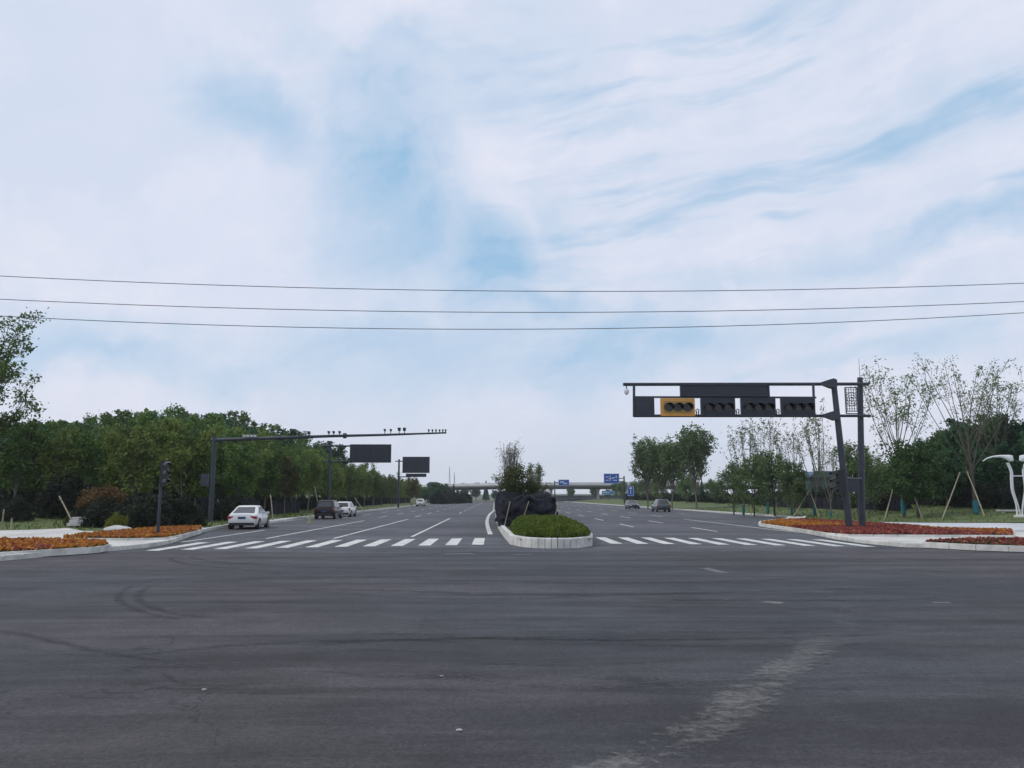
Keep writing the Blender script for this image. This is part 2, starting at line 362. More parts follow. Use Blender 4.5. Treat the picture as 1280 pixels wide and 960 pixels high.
def worn(name, c, amount=.5, sc=6, dens=1.0, edge=False):      # worn paint or dust: breaks up with noise
    x = bpy.data.materials.new(name); x.use_nodes = True; t = x.node_tree; b = t.nodes['Principled BSDF']; b.inputs['Roughness'].default_value = .8
    b.inputs['Base Color'].default_value = (*c, 1)
    geo = t.nodes.new('ShaderNodeNewGeometry')
    def nz(s_, det): 
        n = t.nodes.new('ShaderNodeTexNoise'); n.inputs['Scale'].default_value = s_; n.inputs['Detail'].default_value = det; n.inputs['Roughness'].default_value = .7; t.links.new(geo.outputs['Position'], n.inputs['Vector']); return n.outputs[0]
    r = t.nodes.new('ShaderNodeMapRange'); r.inputs[1].default_value = amount - .08; r.inputs[2].default_value = amount + .12; r.inputs[4].default_value = dens
    a = t.nodes.new('ShaderNodeMath'); a.operation = 'MULTIPLY_ADD'; t.links.new(nz(sc * 10, 3), a.inputs[0]); a.inputs[1].default_value = .5
    a2 = t.nodes.new('ShaderNodeMath'); a2.operation = 'MULTIPLY'; t.links.new(nz(sc, 5), a2.inputs[0]); a2.inputs[1].default_value = .5
    t.links.new(a2.outputs[0], a.inputs[2]); last = a.outputs[0]
    if edge:   # fade out towards the strip's sides (UV x from 0 to 1)
        uv = t.nodes.new('ShaderNodeUVMap'); sx = t.nodes.new('ShaderNodeSeparateXYZ'); t.links.new(uv.outputs[0], sx.inputs[0])
        def mth(op, p, q):
            n = t.nodes.new('ShaderNodeMath'); n.operation = op
            for i, v in enumerate((p, q)):
                if isinstance(v, (int, float)): n.inputs[i].default_value = v
                else: t.links.new(v, n.inputs[i])
            return n.outputs[0]
        def fade(o_): return mth('POWER', mth('MULTIPLY', mth('MULTIPLY', o_, mth('SUBTRACT', 1, o_)), 4), .45)
        f_ = mth('MULTIPLY', fade(sx.outputs[0]), fade(sx.outputs[1]))
        last = mth('SUBTRACT', last, mth('MULTIPLY', mth('SUBTRACT', 1, f_), .45))
    t.links.new(last, r.inputs[0]); t.links.new(r.outputs[0], b.inputs['Alpha'])
    return x
M_paint = worn('road_paint', (.66, .67, .64), .375, 1.6, .92)
M_paintold = worn('faded_road_paint', (.36, .36, .35), .46, 3, .55)
M_dust = worn('worn_stripe', (.24, .24, .23), .45, .95, .48, True)
M_skid = worn('skid_rubber', (.022, .022, .025), .42, 1.4, .38, True)
M_skid2 = worn('faint_rubber', (.020, .020, .023), .45, 1.6, .32, True)

flat0 = lambda x, y: 0.0
fill('road', [(-160, -60), (160, -60), (160, 62), (34, 66), (29.5, 80), (29.5, 330), (60, 420), (20, 420), (-18.5, 330), (-18.5, 62), (-160, 62)], M_asph, 0, hf=flat0, cuts=False)['kind'] = 'structure'

M_asph2 = asphalt('paler_asphalt', (.078, .078, .088), (.068, .076, .088))  # paler grey asphalt tone for the carriageway sheet past the crossing
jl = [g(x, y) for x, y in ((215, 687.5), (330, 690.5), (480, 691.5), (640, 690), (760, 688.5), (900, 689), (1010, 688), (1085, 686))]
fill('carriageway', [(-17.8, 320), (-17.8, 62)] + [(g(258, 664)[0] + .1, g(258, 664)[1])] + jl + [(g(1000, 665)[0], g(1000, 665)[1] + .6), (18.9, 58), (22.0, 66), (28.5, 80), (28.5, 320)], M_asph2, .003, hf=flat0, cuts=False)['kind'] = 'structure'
def sheet(pts_l, pts_r, z=.004):
    mb = MB()
    n = len(pts_l); mb.add([(x, y, z) for x, y in pts_l] + [(x, y, z) for x, y in pts_r], [(i, i + n, i + n + 1, i + 1) for i in range(n - 1)]); return mb
def band(mb, pts, wd, z=.008):
    P = [Vector((p[0], p[1])) for p in pts]; l_, r_ = [], []
    for i in range(len(P)):
        t = (P[min(i + 1, len(P) - 1)] - P[max(i - 1, 0)]).normalized(); n = Vector((-t.y, t.x)) * wd / 2; l_.append(P[i] + n); r_.append(P[i] - n)
    k = len(P); mb.add([(p.x, p.y, z) for p in l_] + [(p.x, p.y, z) for p in r_], [(i, i + k, i + k + 1, i + 1) for i in range(k - 1)]); return mb
# zebra crossing, two halves
def lerp(a, b, t): return a + (b - a) * t
cw = MB(); wd = .50
nl = 12
for i in range(nl):
    t = i / (nl - 1); xn = lerp(g(190, 688.5)[0], g(597, 681)[0], t); yn = lerp(g(190, 688.5)[1], g(597, 681)[1], t ** .8)
    cw.add([(xn - wd / 2, yn, .008), (xn + wd / 2, yn, .008), (xn + wd / 2, yn + 5.4, .008), (xn - wd / 2, yn + 5.4, .008)], [(0, 1, 2, 3)])
for i in range(10):
    t = i / 9; xn = lerp(g(771, 679.8)[0], g(1088, 683.5)[0], t); yn = lerp(g(771, 679.8)[1], g(1088, 683.5)[1], t ** 1.4)
    cw.add([(xn - wd / 2, yn, .008), (xn + wd / 2, yn, .008), (xn + wd / 2, yn + 5.4, .008), (xn - wd / 2, yn + 5.4, .008)], [(0, 1, 2, 3)])
struct(cw.build('zebra_crossing', M_paint, smooth=0))
ln_ = MB()
for x, a, b in ((-4.15, 41, 76), (-7.75, 39.5, 73), (-11.0, 39.5, 69), (-13.9, 36.5, 49.5), (17.1, 40.5, 73)):
    band(ln_, [(x, a), (x, b)], .16)
for x, a in ((-4.2, 98), (-7.9, 81), (-11.2, 79), (-14.4, 74), (9.3, 54), (12.95, 47), (17.1, 82), (22.3, 92), (5.9, 100)):
    y = a
    while y < 320: band(ln_, [(x, y), (x, y + 6)], .16); y += 15
band(ln_, [(-17.2, 58), (-17.3, 320)], .14); band(ln_, [(28.0, 82), (28.0, 320)], .14); band(ln_, [(-.1, 120), (-.1, 320)], .15)
band(ln_, smoothpts([g(613, 668), g(609.5, 658), g(609, 650), g(612, 643), g(617, 638.5), g(619.2, 635)], 6), .26)
struct(ln_.build('lane_marking', M_paint, smooth=0))
ol = MB()
for a, b, wv in (((555, 692.5), (592, 692), .35), ((955, 752), (978, 754), .3), ((1165, 753), (1188, 753.5), .2), ((640, 693), (665, 693), .2), ((880, 710), (905, 716), .3)):
    band(ol, [g(*a), g(*b)], wv, .004)
struct(ol.build('road_marking_remnant', M_paintold, smooth=0))
def uvband(name, pts, wd, m_, z):
    P = [Vector((p[0], p[1])) for p in pts]; bm = bmesh.new(); uvl = bm.loops.layers.uv.new('UVMap'); prev = None; k = len(P)
    L_ = []
    for i in range(k):
        t = (P[min(i + 1, k - 1)] - P[max(i - 1, 0)]).normalized(); n = Vector((-t.y, t.x)) * wd / 2
        L_.append((bm.verts.new((*(P[i] + n), z)), bm.verts.new((*(P[i] - n), z))))
    for i in range(k - 1):
        f = bm.faces.new((L_[i][0], L_[i][1], L_[i + 1][1], L_[i + 1][0]))
        for lp, uv in zip(f.loops, ((0, i), (1, i), (1, i + 1), (0, i + 1))): lp[uvl].uv = (uv[0], uv[1] / (k - 1))
    bmesh.ops.recalc_face_normals(bm, faces=bm.faces)
    if sum(f.normal.z for f in bm.faces) < 0: bmesh.ops.reverse_faces(bm, faces=bm.faces)
    me = bpy.data.meshes.new(name); bm.to_mesh(me); bm.free(); me.materials.append(m_); o = bpy.data.objects.new(name, me); col.objects.link(o); return struct(o)
zi = .012
uvband('worn_stripe', smoothpts([g(*p) for p in ((700, 985), (800, 945), (880, 908), (940, 868), (1000, 825), (1050, 790), (1096, 752))], 5), .85, M_dust, zi); zi += .001
uvband('worn_stripe', smoothpts([g(*p) for p in ((640, 990), (760, 962), (850, 930))], 5), .5, M_dust, zi); zi += .001
for pts in ([(205, 722), (165, 733), (148, 748), (165, 760), (210, 772), (330, 786)], [(222, 724), (185, 735), (172, 748), (195, 761), (240, 770), (360, 782)],
            [(250, 690), (222, 696), (214, 700), (240, 706), (330, 714), (480, 720)], [(268, 690), (240, 697), (300, 705), (460, 712), (700, 716)],
            [(-30, 800), (120, 820), (300, 806), (480, 800), (700, 797), (1000, 802)], [(300, 784), (520, 794), (760, 800), (1100, 793), (1300, 775)],
            [(330, 714), (600, 727), (900, 727), (1250, 712)], [(300, 730), (560, 741), (900, 741), (1300, 725)], [(-50, 785), (20, 792), (130, 815), (330, 845)]):
    uvband('skid_mark', smoothpts([g(*p) for p in pts], 8), .26, M_skid, zi); zi += .0004
rs_ = random.Random(21)
for i in range(26):          # many faint overlapping turning tracks
    cy_, am_ = rs_.uniform(708, 860), rs_.uniform(-14, 22); x0_ = rs_.uniform(-80, 700); w_ = rs_.uniform(350, 900)
    uvband('skid_mark', smoothpts([g(x0_ + w_ * t, cy_ + am_ * 4 * t * (1 - t) * (1 + .2 * rs_.random()) + (t - .5) * rs_.uniform(-4, 4)) for t in (0, .25, .5, .75, 1)], 8), rs_.uniform(.15, .4), M_skid2, zi); zi += .0004

# ------------------------------------------------------------------ verges, pavements and kerbs
M_grass = mat('grass', (.050, .085, .020), .95, 0, (.10, .125, .032), .5, 6, .8, 7)
def paving(name, c, c2, sx=.6, rot=0):
    x = bpy.data.materials.new(name); x.use_nodes = True; t = x.node_tree; b = t.nodes['Principled BSDF']; b.inputs['Roughness'].default_value = .8
    geo = t.nodes.new('ShaderNodeNewGeometry'); br = t.nodes.new('ShaderNodeTexBrick'); br.inputs['Scale'].default_value = 1
    br.inputs['Brick Width'].default_value = sx; br.inputs['Row Height'].default_value = sx / 2; br.inputs['Mortar Size'].default_value = .012
    br.inputs['Color1'].default_value = (*c, 1); br.inputs['Color2'].default_value = (*c2, 1); br.inputs['Mortar'].default_value = (.16, .16, .15, 1)
    t.links.new(geo.outputs['Position'], br.inputs['Vector'])
    n = t.nodes.new('ShaderNodeTexNoise'); n.inputs['Scale'].default_value = .5; n.inputs['Detail'].default_value = 5; t.links.new(geo.outputs['Position'], n.inputs['Vector'])
    mi = t.nodes.new('ShaderNodeMix'); mi.data_type = 'RGBA'; mi.blend_type = 'MULTIPLY'; mi.inputs[0].default_value = .5
    r = t.nodes.new('ShaderNodeMapRange'); r.inputs[1].default_value = .3; r.inputs[2].default_value = .7; r.inputs[3].default_value = .55; r.inputs[4].default_value = 1.1
    t.links.new(n.outputs[0], r.inputs[0]); t.links.new(br.outputs[0], mi.inputs[6]); t.links.new(r.outputs[0], mi.inputs[7]); t.links.new(mi.outputs[2], b.inputs['Base Color'])
    return x
M_pave = paving('paving', (.66, .65, .61), (.58, .57, .54))
M_plaza = paving('plaza_stone', (.60, .63, .64), (.52, .55, .57), 1.2)

# left: outer kerb line seen from the junction towards the bridge
LK = [(-60, 14), (-30, 16.5), (-20, 19.5), (-16.6, 22.5), g(0, 701), g(80, 693.5), g(145, 688), g(180, 684.5), g(205, 680.5), g(219, 676.5), g(240, 669.5), g(258, 663.5), g(294, 657.2), g(343, 653.5)]
LK = [tuple(p) for p in LK]
lk_far = [(-17.95, 75), (-17.95, 120), (-17.9, 200), (-17.8, 330)]
left_poly = LK + lk_far + [(-160, 330), (-160, 14)]
fill('pavement', left_poly, M_pave, 0, step=6, hf=FLAT15)['kind'] = 'structure'
struct(strip('kerb', smoothpts(LK[:-1], 4) + [LK[-1]] + lk_far, .22, -.02, .168, M_kerb, gap=1.0, side=0))
gl = [g(-60, 661, .3), g(40, 661, .2), g(85, 659, .2), g(104, 663.5, .15), g(165, 664.5, .15), g(215, 660.5, .15), g(262, 659.5, .15), (-18.35, 66), (-18.3, 330), (-160, 330), (-160, 46)]
fill('grass_verge', gl, M_grass, .012, step=3)['kind'] = 'structure'
# right
RK = [(28.75, 330), (28.75, 200), (28.7, 120), (28.6, 84), (28.0, 76), (25.5, 70), (22, 64.5), (20.1, 60.8), g(950, 657.2), g(975, 660.5), g(1000, 664.5), g(1025, 670), g(1050, 674.5), g(1080, 679), g(1110, 681.8), g(1135, 684), g(1200, 685.8), g(1280, 688), (30, 28.5), (60, 27), (110, 26)]
RK = [tuple(p) for p in RK]
fill('pavement', RK + [(160, 26), (160, 330)], M_pave, 0, step=6, hf=FLAT15)['kind'] = 'structure'
struct(strip('kerb', RK, .22, -.02, .168, M_kerb, gap=1.0))
gr = [(29.1, 330), (29.1, 84), (29.0, 75), g(1002, 649.6, .15), g(1055, 653, .15), g(1085, 654, .2), g(1100, 646.5, .5), g(1285, 649, .5), g(1420, 650, .5), (160, 60), (160, 330)]
fill('grass_verge', gr, M_grass, .012, step=3)['kind'] = 'structure'
plz = [g(1110, 656.5, .15), g(1098, 648, .3), g(1105, 646.8, .5), g(1285, 649.3, .5), g(1420, 650.3, .5), (62, 45.8), g(1270, 664, .2), g(1180, 662.5, .2)]
fill('plaza', plz, M_plaza, .006, step=3)['kind'] = 'structure'
kb = strip('kerb', [g(1102, 656.6, .15), g(1180, 662.7, .15), g(1268, 664.4, .15), (42, 46)], .2, .0, .10, M_kerb, gap=1.0, hf=H); struct(kb)
struct(strip('kerb', [(29.0, 75), g(1002, 650, .15), g(1058, 653.6, .15), g(1100, 655.8, .15)], .25, .0, .10, M_kerb, gap=1.0, hf=H))
# dark drainage slot and pale inlay on the plaza
dr = MB(); band(dr, [g(1092, 652.5, .3), g(1140, 654.5, .3)], .35, 0)
for a, b in ((( 1190, 657.0), (1225, 657.6)),): band(dr, [g(*a, .45), g(*b, .45)], .3, 0)
dr.v = [(x, y, H(x, y) + .03) for x, y, z in dr.v]
struct(dr.build('drain_channel', mat('drain_iron', (.05, .06, .07), .6), smooth=0))

# flower beds
def inpoly(poly, x, y):
    c = np.zeros(len(x), bool); j = len(poly) - 1
    for i in range(len(poly)):
        xi, yi = poly[i]; xj, yj = poly[j]
        c ^= ((yi > y) != (yj > y)) & (x < (xj - xi) * (y - yi) / (yj - yi + 1e-12) + xi); j = i
    return c
def scatter(poly, n):
    xs = [p[0] for p in poly]; ys = [p[1] for p in poly]; P = np.zeros((0, 2))
    while len(P) < n:
        q = np.stack([rng.uniform(min(xs), max(xs), n * 2), rng.uniform(min(ys), max(ys), n * 2)], 1)
        P = np.concatenate([P, q[inpoly(poly, q[:, 0], q[:, 1])]])
    return P[:n]
HV = np.vectorize(H)
M_pet_o = leafmat('petal_orange', (0.36, 0.125, 0.022), (0.5, 0.2, 0.035), .1, 2)
M_pet_y = leafmat('petal_yellow', (0.42, 0.22, 0.03), (0.45, 0.2, 0.03), .1, 2)
M_pet_r = leafmat('petal_red', (0.2, 0.04, 0.04), (0.3, 0.085, 0.065), .1, 2)
M_lf_b = leafmat('bedding_leaf', (.04, .045, .018), (.085, .085, .03), .1, 2)
def bed(name, poly, n, label, wts, hgt=.20, thin=.5):
    so = fill('soil', poly, M_soil, .02, step=2); struct(so)
    P = scatter(poly, n); nzv = .5 + .5 * np.sin(P[:, 0] * 1.3 + np.sin(P[:, 1] * .9) * 2)
    z = HV(P[:, 0], P[:, 1]); k = rng.random(n)
    kind = np.zeros(n, int); top = rng.random(n) > thin
    cw_ = np.cumsum(wts(P, nzv), axis=1); kind = (k[:, None] > cw_).sum(1) + 1
    kind = np.where(top, kind, 0)
    zz = z + np.where(top, rng.uniform(.5, 1.0, n), rng.uniform(.1, .7, n)) * hgt
    V, Fc = leaves(np.column_stack([P, zz]), .085, .2, .7)
    o = npmesh(name, V, Fc, [M_lf_b, M_pet_o, M_pet_y, M_pet_r], kind)
    tag(o, label, 'flower bed', kind='stuff'); return o
def wl(P, nz_): a = np.tile([.62, .18, .20], (len(P), 1)); a[:, 1] = .1 + .25 * nz_; a[:, 2] = 1 - a[:, 0] - a[:, 1]; return a
b1 = [g(-60, 678.5, .15), g(50, 678.3, .15), g(100, 679.2, .15), g(128, 681, .15), g(136, 683.5, .15), g(120, 686.5, .15), g(80, 689, .15), g(0, 693.5, .15), g(-60, 698, .15)]
bed('orange_flowers', b1, 9000, 'orange and red bedding flowers in the front left bed by the kerb', wl)
b2 = [g(78, 674.8, .15), g(100, 671.5, .15), g(135, 668.5, .15), g(165, 665.5, .15), g(215, 661.5, .15), g(252, 660.8, .15), g(250, 664, .15), g(222, 671.5, .15), g(205, 674.6, .15), g(160, 675.5, .15)]
bed('orange_flowers', b2, 11000, 'orange flowers in the bed behind, around the foot of the left signal pole', wl)
def wr(P, nz_):
    a = np.zeros((len(P), 3)); tip = np.clip((23.5 - P[:, 0]) / 3, 0, 1) * (P[:, 1] > 47); rt = np.clip((P[:, 0] - 23.0) / 1.2, 0, 1) * (P[:, 1] < 46) * (.6 + .4 * np.sin(P[:, 0] * 2.5))
    o_ = np.maximum(tip * .8, rt * .9); a[:, 0] = .04 + .80 * o_; a[:, 1] = .0 + .36 * o_; a[:, 2] = 1 - a[:, 0] - a[:, 1]; return a
b3 = [g(951, 655.5, .15), g(975, 659, .15), g(1002, 662.8, .15), g(1032, 667.8, .15), g(1062, 670.4, .15), g(1153, 670.8, .15), g(1266, 671.2, .15), g(1264, 665.5, .15), g(1180, 663.6, .15), g(1108, 657.5, .15), g(1058, 654.3, .15), g(1004, 651.2, .15), g(975, 652, .15)]
bed('red_flowers', b3, 40000, 'long bed of red flowers with orange ends around the gantry columns', wr, thin=.35)
b4 = [g(1156, 680.2, .15), g(1185, 677.6, .15), g(1225, 676, .15), g(1300, 676.5, .15), g(1300, 686, .15), g(1220, 683.5, .15)]
bed('low_bedding_plants', b4, 7000, 'dull red and green bedding plants in the front right bed', lambda P, n: np.tile([.05, .02, .93], (len(P), 1)), .16, thin=.88)
for poly, side_ in ((b1, 0), (b2, 0), (b3, 0), (b4, 0)):
    struct(strip('kerb', list(poly) + [poly[0]], .16, .02, .09, M_kerb, gap=1.0, hf=H))
# pale apron where the crossing meets each corner
# ------------------------------------------------------------------ median island
ML = [g(640.5, 680.5), (.72, 36.5), (.55, 42), (.35, 52), (.25, 70), (.2, 110), (.3, 330)]
nose = [g(640.5, 680.5), g(660, 684.2), g(690, 685.4), g(718, 685), g(737.5, 682.5)]
MR = [g(737.5, 682.5), (4.25, 36), (4.3, 45), (4.3, 80), (4.3, 330)]
struct(strip('median_kerb', smoothpts(nose, 4), .22, -.02, .40, M_kerb, gap=.5))
struct(strip('median_kerb', ML, .22, -.02, .40, M_kerb, gap=.9))
struct(strip('median_kerb', MR, .22, -.02, .40, M_kerb, gap=.9))
struct(fill('median_soil', [tuple(p) for p in (ML[::-1] + smoothpts(nose, 4)[1:] + MR[1:])], M_soil, .34, hf=flat0, step=5))
# clipped ground cover, a domed mound
M_gc = leafmat('ground_cover_leaf', (.042, .088, .012), (.14, .18, .018), .05, 1.6)
hd = empty('clipped_hedge', (2.5, 38.8, .34))
tag(hd, 'low domed bright green hedge filling the nose of the central island', 'hedge')
HX, HY = 1.68, 6.3
def domez(u, v): return .56 * np.clip(1 - np.abs(u) ** 4.5 - np.abs(v) ** 5.5, 0, 1) ** .5 * (1 + .20 * v)
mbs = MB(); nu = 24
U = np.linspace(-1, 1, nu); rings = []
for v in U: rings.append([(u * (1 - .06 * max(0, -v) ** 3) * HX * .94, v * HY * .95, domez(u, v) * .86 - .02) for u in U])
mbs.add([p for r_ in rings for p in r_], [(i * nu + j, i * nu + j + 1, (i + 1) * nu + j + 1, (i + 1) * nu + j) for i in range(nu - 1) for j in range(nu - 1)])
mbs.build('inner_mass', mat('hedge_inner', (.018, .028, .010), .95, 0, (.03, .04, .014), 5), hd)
n = 60000; u = rng.uniform(-1, 1, n); v = rng.uniform(-1, 1, n); kk = (np.abs(u) ** 4.5 + np.abs(v) ** 5.5 + .25 * (v < -.6) * np.abs(u) ** 2 * np.abs(v) ** 2) < .985; u, v = u[kk], v[kk]; n = len(u); z = domez(u, v)
lump = .09 * np.sin(u * 9 + np.sin(v * 17) * 1.5) * np.sin(v * 23 + u * 3) + .06 * np.sin(u * 23 + v * 9)
z = z * (1 + lump) * rng.uniform(.72, 1.08, n) + rng.normal(0, .03, n)
V, Fc = leaves(np.column_stack([u * HX * 1.0, v * HY, z]), .042, 0, .6)
npmesh('foliage', V, Fc, M_gc, parent=hd)

# ------------------------------------------------------------------ trees
def curve(p, d, ln, n, up=.0, wob=.1, r=random):
    pts = [Vector(p)]; d = Vector(d).normalized()
    for _ in range(n):
        d = (d + Vector((r.gauss(0, wob), r.gauss(0, wob), r.gauss(0, wob) + up))).normalized(); pts.append(pts[-1] + d * ln / n)
    return pts
def make_tree(name, seed, Hh, tr, trunk_h, rad, nl_, up, crown_mat, bark=None, leaf=.2, per=40, sig=.3, clumps=0, cper=60, csig=.6, twigs=5, base_tilt=.6, wrap=False, top_only=0.0, multi=1, wob=.1, twig_len=.33, gap=0, twr=.22, lr=.42):
    r = random.Random(seed); q = np.random.default_rng(seed); bark = bark or M_bark
    root = empty(name); tb = MB(); tips = []
    for mt in range(multi):
        bx, by = (0, 0) if multi == 1 else (r.uniform(-.25, .25), r.uniform(-.25, .25))
        tl = trunk_h if nl_ else Hh
        trunk = curve((bx, by, 0), (bx * .5, by * .5, 1), tl + (Hh - tl) * .45, 6, .05, .04, r)
        tb.tube(trunk, [tr * (1 - .65 * i / 6) for i in range(7)], 8)
        for i in range(nl_):
            f = (i + .5) / nl_; z0 = trunk_h + (trunk[-1].z - trunk_h) * f * .85
            k = min(5, max(0, int(z0 / trunk[-1].z * 6))); base = trunk[k].lerp(trunk[k + 1], .5); base = Vector((base.x, base.y, z0))
            az = i * 2.4 + r.uniform(-.4, .4); tilt = base_tilt * (1 - .45 * f)
            d = Vector((math.cos(az) * math.sin(tilt), math.sin(az) * math.sin(tilt), math.cos(tilt)))
            ln_l = (Hh - z0) / max(.5, math.cos(tilt * .7)) * r.uniform(.8, 1.02); ln_l = min(ln_l, rad / max(.15, math.sin(tilt)) * 1.15)
            lim = curve(base, d, ln_l, 6, up, wob, r); tb.tube(lim, [tr * lr * (1 - .8 * j / 6) + .006 for j in range(7)], 5)
            for j in range(twigs):
                t_ = r.uniform(.3, 1) if not top_only else r.uniform(top_only, 1); k = min(5, int(t_ * 6)); b0 = lim[k].lerp(lim[k + 1], t_ * 6 - k if t_ < 1 else 1)
                dd = (lim[k + 1] - lim[k]).normalized() + Vector((r.gauss(0, .45), r.gauss(0, .45), r.uniform(-.1, .5)))
                tw = curve(b0, dd, ln_l * twig_len * r.uniform(.5, 1.1), 3, .05, .12, r); tb.tube(tw, [tr * twr * (1 - .6 * t_), tr * twr * .6 * (1 - .5 * t_), tr * .08 + .004, .006], 4, cap=False)
                tips += [tuple(tw[2]), tuple(tw[3]), tuple(tw[3])]
            tips += [tuple(lim[6])]
    tb.build('trunk', bark, root, fix=False)
    T = np.array(tips) if tips else np.zeros((0, 3)); Cs = []
    if len(T) and per:
        keep = q.random(len(T)) > gap; T2 = T[keep]
        C = np.repeat(T2, per, 0) + q.normal(0, 1, (len(T2) * per, 3)) * np.repeat(q.uniform(.5, 1.2, len(T2)), per)[:, None] * sig * np.array([1, 1, .85]); Cs.append(C)
    if clumps:
        a = q.normal(size=(clumps, 3)); a /= np.linalg.norm(a, axis=1)[:, None]; rr = q.uniform(.35, .98, clumps) ** .6
        zc = trunk_h + (Hh - trunk_h) * .5
        cc = np.column_stack([a[:, 0] * rad * rr, a[:, 1] * rad * rr, zc + a[:, 2] * (Hh - trunk_h) * .47 * rr])
        sz = q.uniform(.55, 1.25, clumps)
        Cs.append(np.repeat(cc, cper, 0) + q.normal(0, 1, (clumps * cper, 3)) * np.repeat(sz, cper)[:, None] * csig * np.array([1, 1, .7]))
    C = np.concatenate(Cs); V, Fc = leaves(C, leaf, r=q); npmesh('crown', V, Fc, crown_mat, parent=root)
    if wrap:
        wb = MB(); wb.tube([(0, 0, wrap[0]), (0, 0, (wrap[0] + wrap[1]) / 2), (0, 0, wrap[1])], [tr * 1.3, tr * 1.4, tr * 1.15], 12); wb.build('trunk_wrap', M_teal, root)
    remember(root); return root
placed = set()
def put(proto, x, y, s=1, label=None, cat='tree', group=None, rz=None, sz=None, z=None):
    if proto.name in placed: o = copy_tree(proto)
    else: o = proto; placed.add(proto.name)
    o.location = (x, y, (H(x, y) if z is None else z) - .05); o.rotation_euler = (0, 0, random.uniform(0, 6.28) if rz is None else rz); o.scale = (s, s, (sz or s))
    tag(o, label, cat, group); return o
LF_dark = leafmat('leaf_dark', (0.014, 0.060, 0.027), (0.042, 0.120, 0.042), .35, .6)
LF_mid = leafmat('leaf_mid', (0.048, 0.115, 0.024), (0.125, 0.205, 0.04), .3, .6)
LF_olive = leafmat('leaf_olive', (0.08, 0.13, 0.028), (0.17, 0.215, 0.045), .3, .6)
LF_brown = leafmat('leaf_brownish', (0.07, 0.082, 0.026), (0.125, 0.14, 0.038), .3, .6)
LF_spr = leafmat('leaf_fresh', (.055, .085, .025), (.13, .15, .045), .2, 1)
LF_up = leafmat('leaf_upright', (0.065, 0.12, 0.045), (0.15, 0.215, 0.08), .15, .8)
LF_grey = leafmat('leaf_greyish', (0.065, 0.12, 0.045), (0.145, 0.205, 0.078), .2, .8)

wood = [make_tree('wood_tree', 11 + i, (10.5, 9.5, 11.5)[i], .22, 2.0, (3.0, 3.3, 2.7)[i], 9, .06, (LF_dark, LF_dark, LF_mid)[i], leaf=.27, per=26, sig=.45, clumps=70, cper=70, csig=.55) for i in range(3)]
row = [make_tree('roadside_tree', 31 + i, (7.6, 8.2, 7.0)[i], .11, 1.6, 1.7, 9, .16, (LF_mid, LF_olive, LF_brown)[i], M_barkl, leaf=.15, per=26, sig=.30, clumps=26, cper=50, csig=.42, twigs=6, base_tilt=.75) for i in range(3)]

CONT = [(-60, 525), (0, 528), (50, 529), (100, 523), (150, 521), (200, 517), (250, 516), (290, 521), (320, 530), (345, 539), (380, 549), (410, 556), (440, 566), (480, 580), (500, 590), (530, 602), (600, 612)]
def ridge(x, y):       # how high the left wood stands at (x, y): it falls away towards the bridge
    Xc = x * math.cos(PH) - y * math.sin(PH); px = 640 + F * Xc / (y * math.cos(TH) + .0)
    yy = float(np.interp(px, [c[0] for c in CONT], [c[1] for c in CONT])); return at(px, yy, y).z - H(x, y)
# wood on the hill, left
G1 = 'trees of the wood on the left hill'
rr_ = random.Random(3)
k = 0
for iy, y in enumerate(range(82, 186, 9)):
    xx = -35
    lim = -.66 * y - 4
    while xx > lim:
        x = xx + rr_.uniform(-2, 2); yy = y + rr_.uniform(-3, 3)
        p = wood[(0, 0, 1, 1, 2)[rr_.randrange(5)]]
        # height wanted so that the ridge falls towards the road
        put(p, x, yy, max(.4, min(1.6, ridge(x, yy) / 12.2)) * rr_.uniform(.88, 1.02), 'dark green leafy tree packed into the wood on the left hill', group=G1)
        xx -= rr_.uniform(5.0, 7.5)
for y in range(70, 84, 6):
    xx = -31
    while xx > -.66 * y - 4:
        put(wood[rr_.randrange(3)], xx + rr_.uniform(-1, 1), y + rr_.uniform(-2, 2), rr_.uniform(.52, .66), 'dark green leafy tree packed into the wood on the left hill', group=G1); xx -= rr_.uniform(4.5, 6)
# planted row by the left kerb, two staggered lines
G2 = 'young trees planted along the left kerb'
for y in list(range(60, 130, 6)) + list(range(130, 300, 10)):
    for xo in (-23.6, -28):
        x = xo + rr_.uniform(-.8, .8); yy = y + rr_.uniform(-1.5, 1.5)
        if yy < 64 and x > -25: continue
        i = (0, 1, 1, 0, 1)[rr_.randrange(5)] if y < 80 else (0, 1, 2, 0, 1)[rr_.randrange(5)]
        put(row[i], x, yy, min(rr_.uniform(.95, 1.2), ridge(x, yy) / (8.9 if y < 120 else 9.8) * rr_.uniform(.78, 1.0)), 'slim young tree in the planted row along the left kerb', group=G2)

# big airy tree cut by the left frame edge
big = make_tree('tall_tree', 77, 13.2, .20, 4.0, 4.0, 11, .10, LF_mid, leaf=.12, per=34, sig=.36, clumps=0, twigs=9, base_tilt=.8, twig_len=.38)
p = g(12, 652, .3); y0 = 58; put(big, -38.3, y0, 1.0, 'tall airy tree above the wood at the left edge of the picture', rz=1.0)
for (px, y, s, lab, pr) in ((195, 66, 1.02, 'tall thin tree with wispy top behind the left signal', row[0]), (70, 62, .8, 'pale green young tree left of the rusty shrub', row[1]), (120, 64, .85, 'green young tree behind the rusty shrub', row[0]), (165, 60, .85, 'yellowish green young tree beside the left signal', row[1]), (228, 64, .95, 'olive young tree just left of the mast column', row[1]), (20, 60, .9, 'young tree under the tall tree', row[0])):
    put(pr, at(px, 600, y).x, y, s, lab)

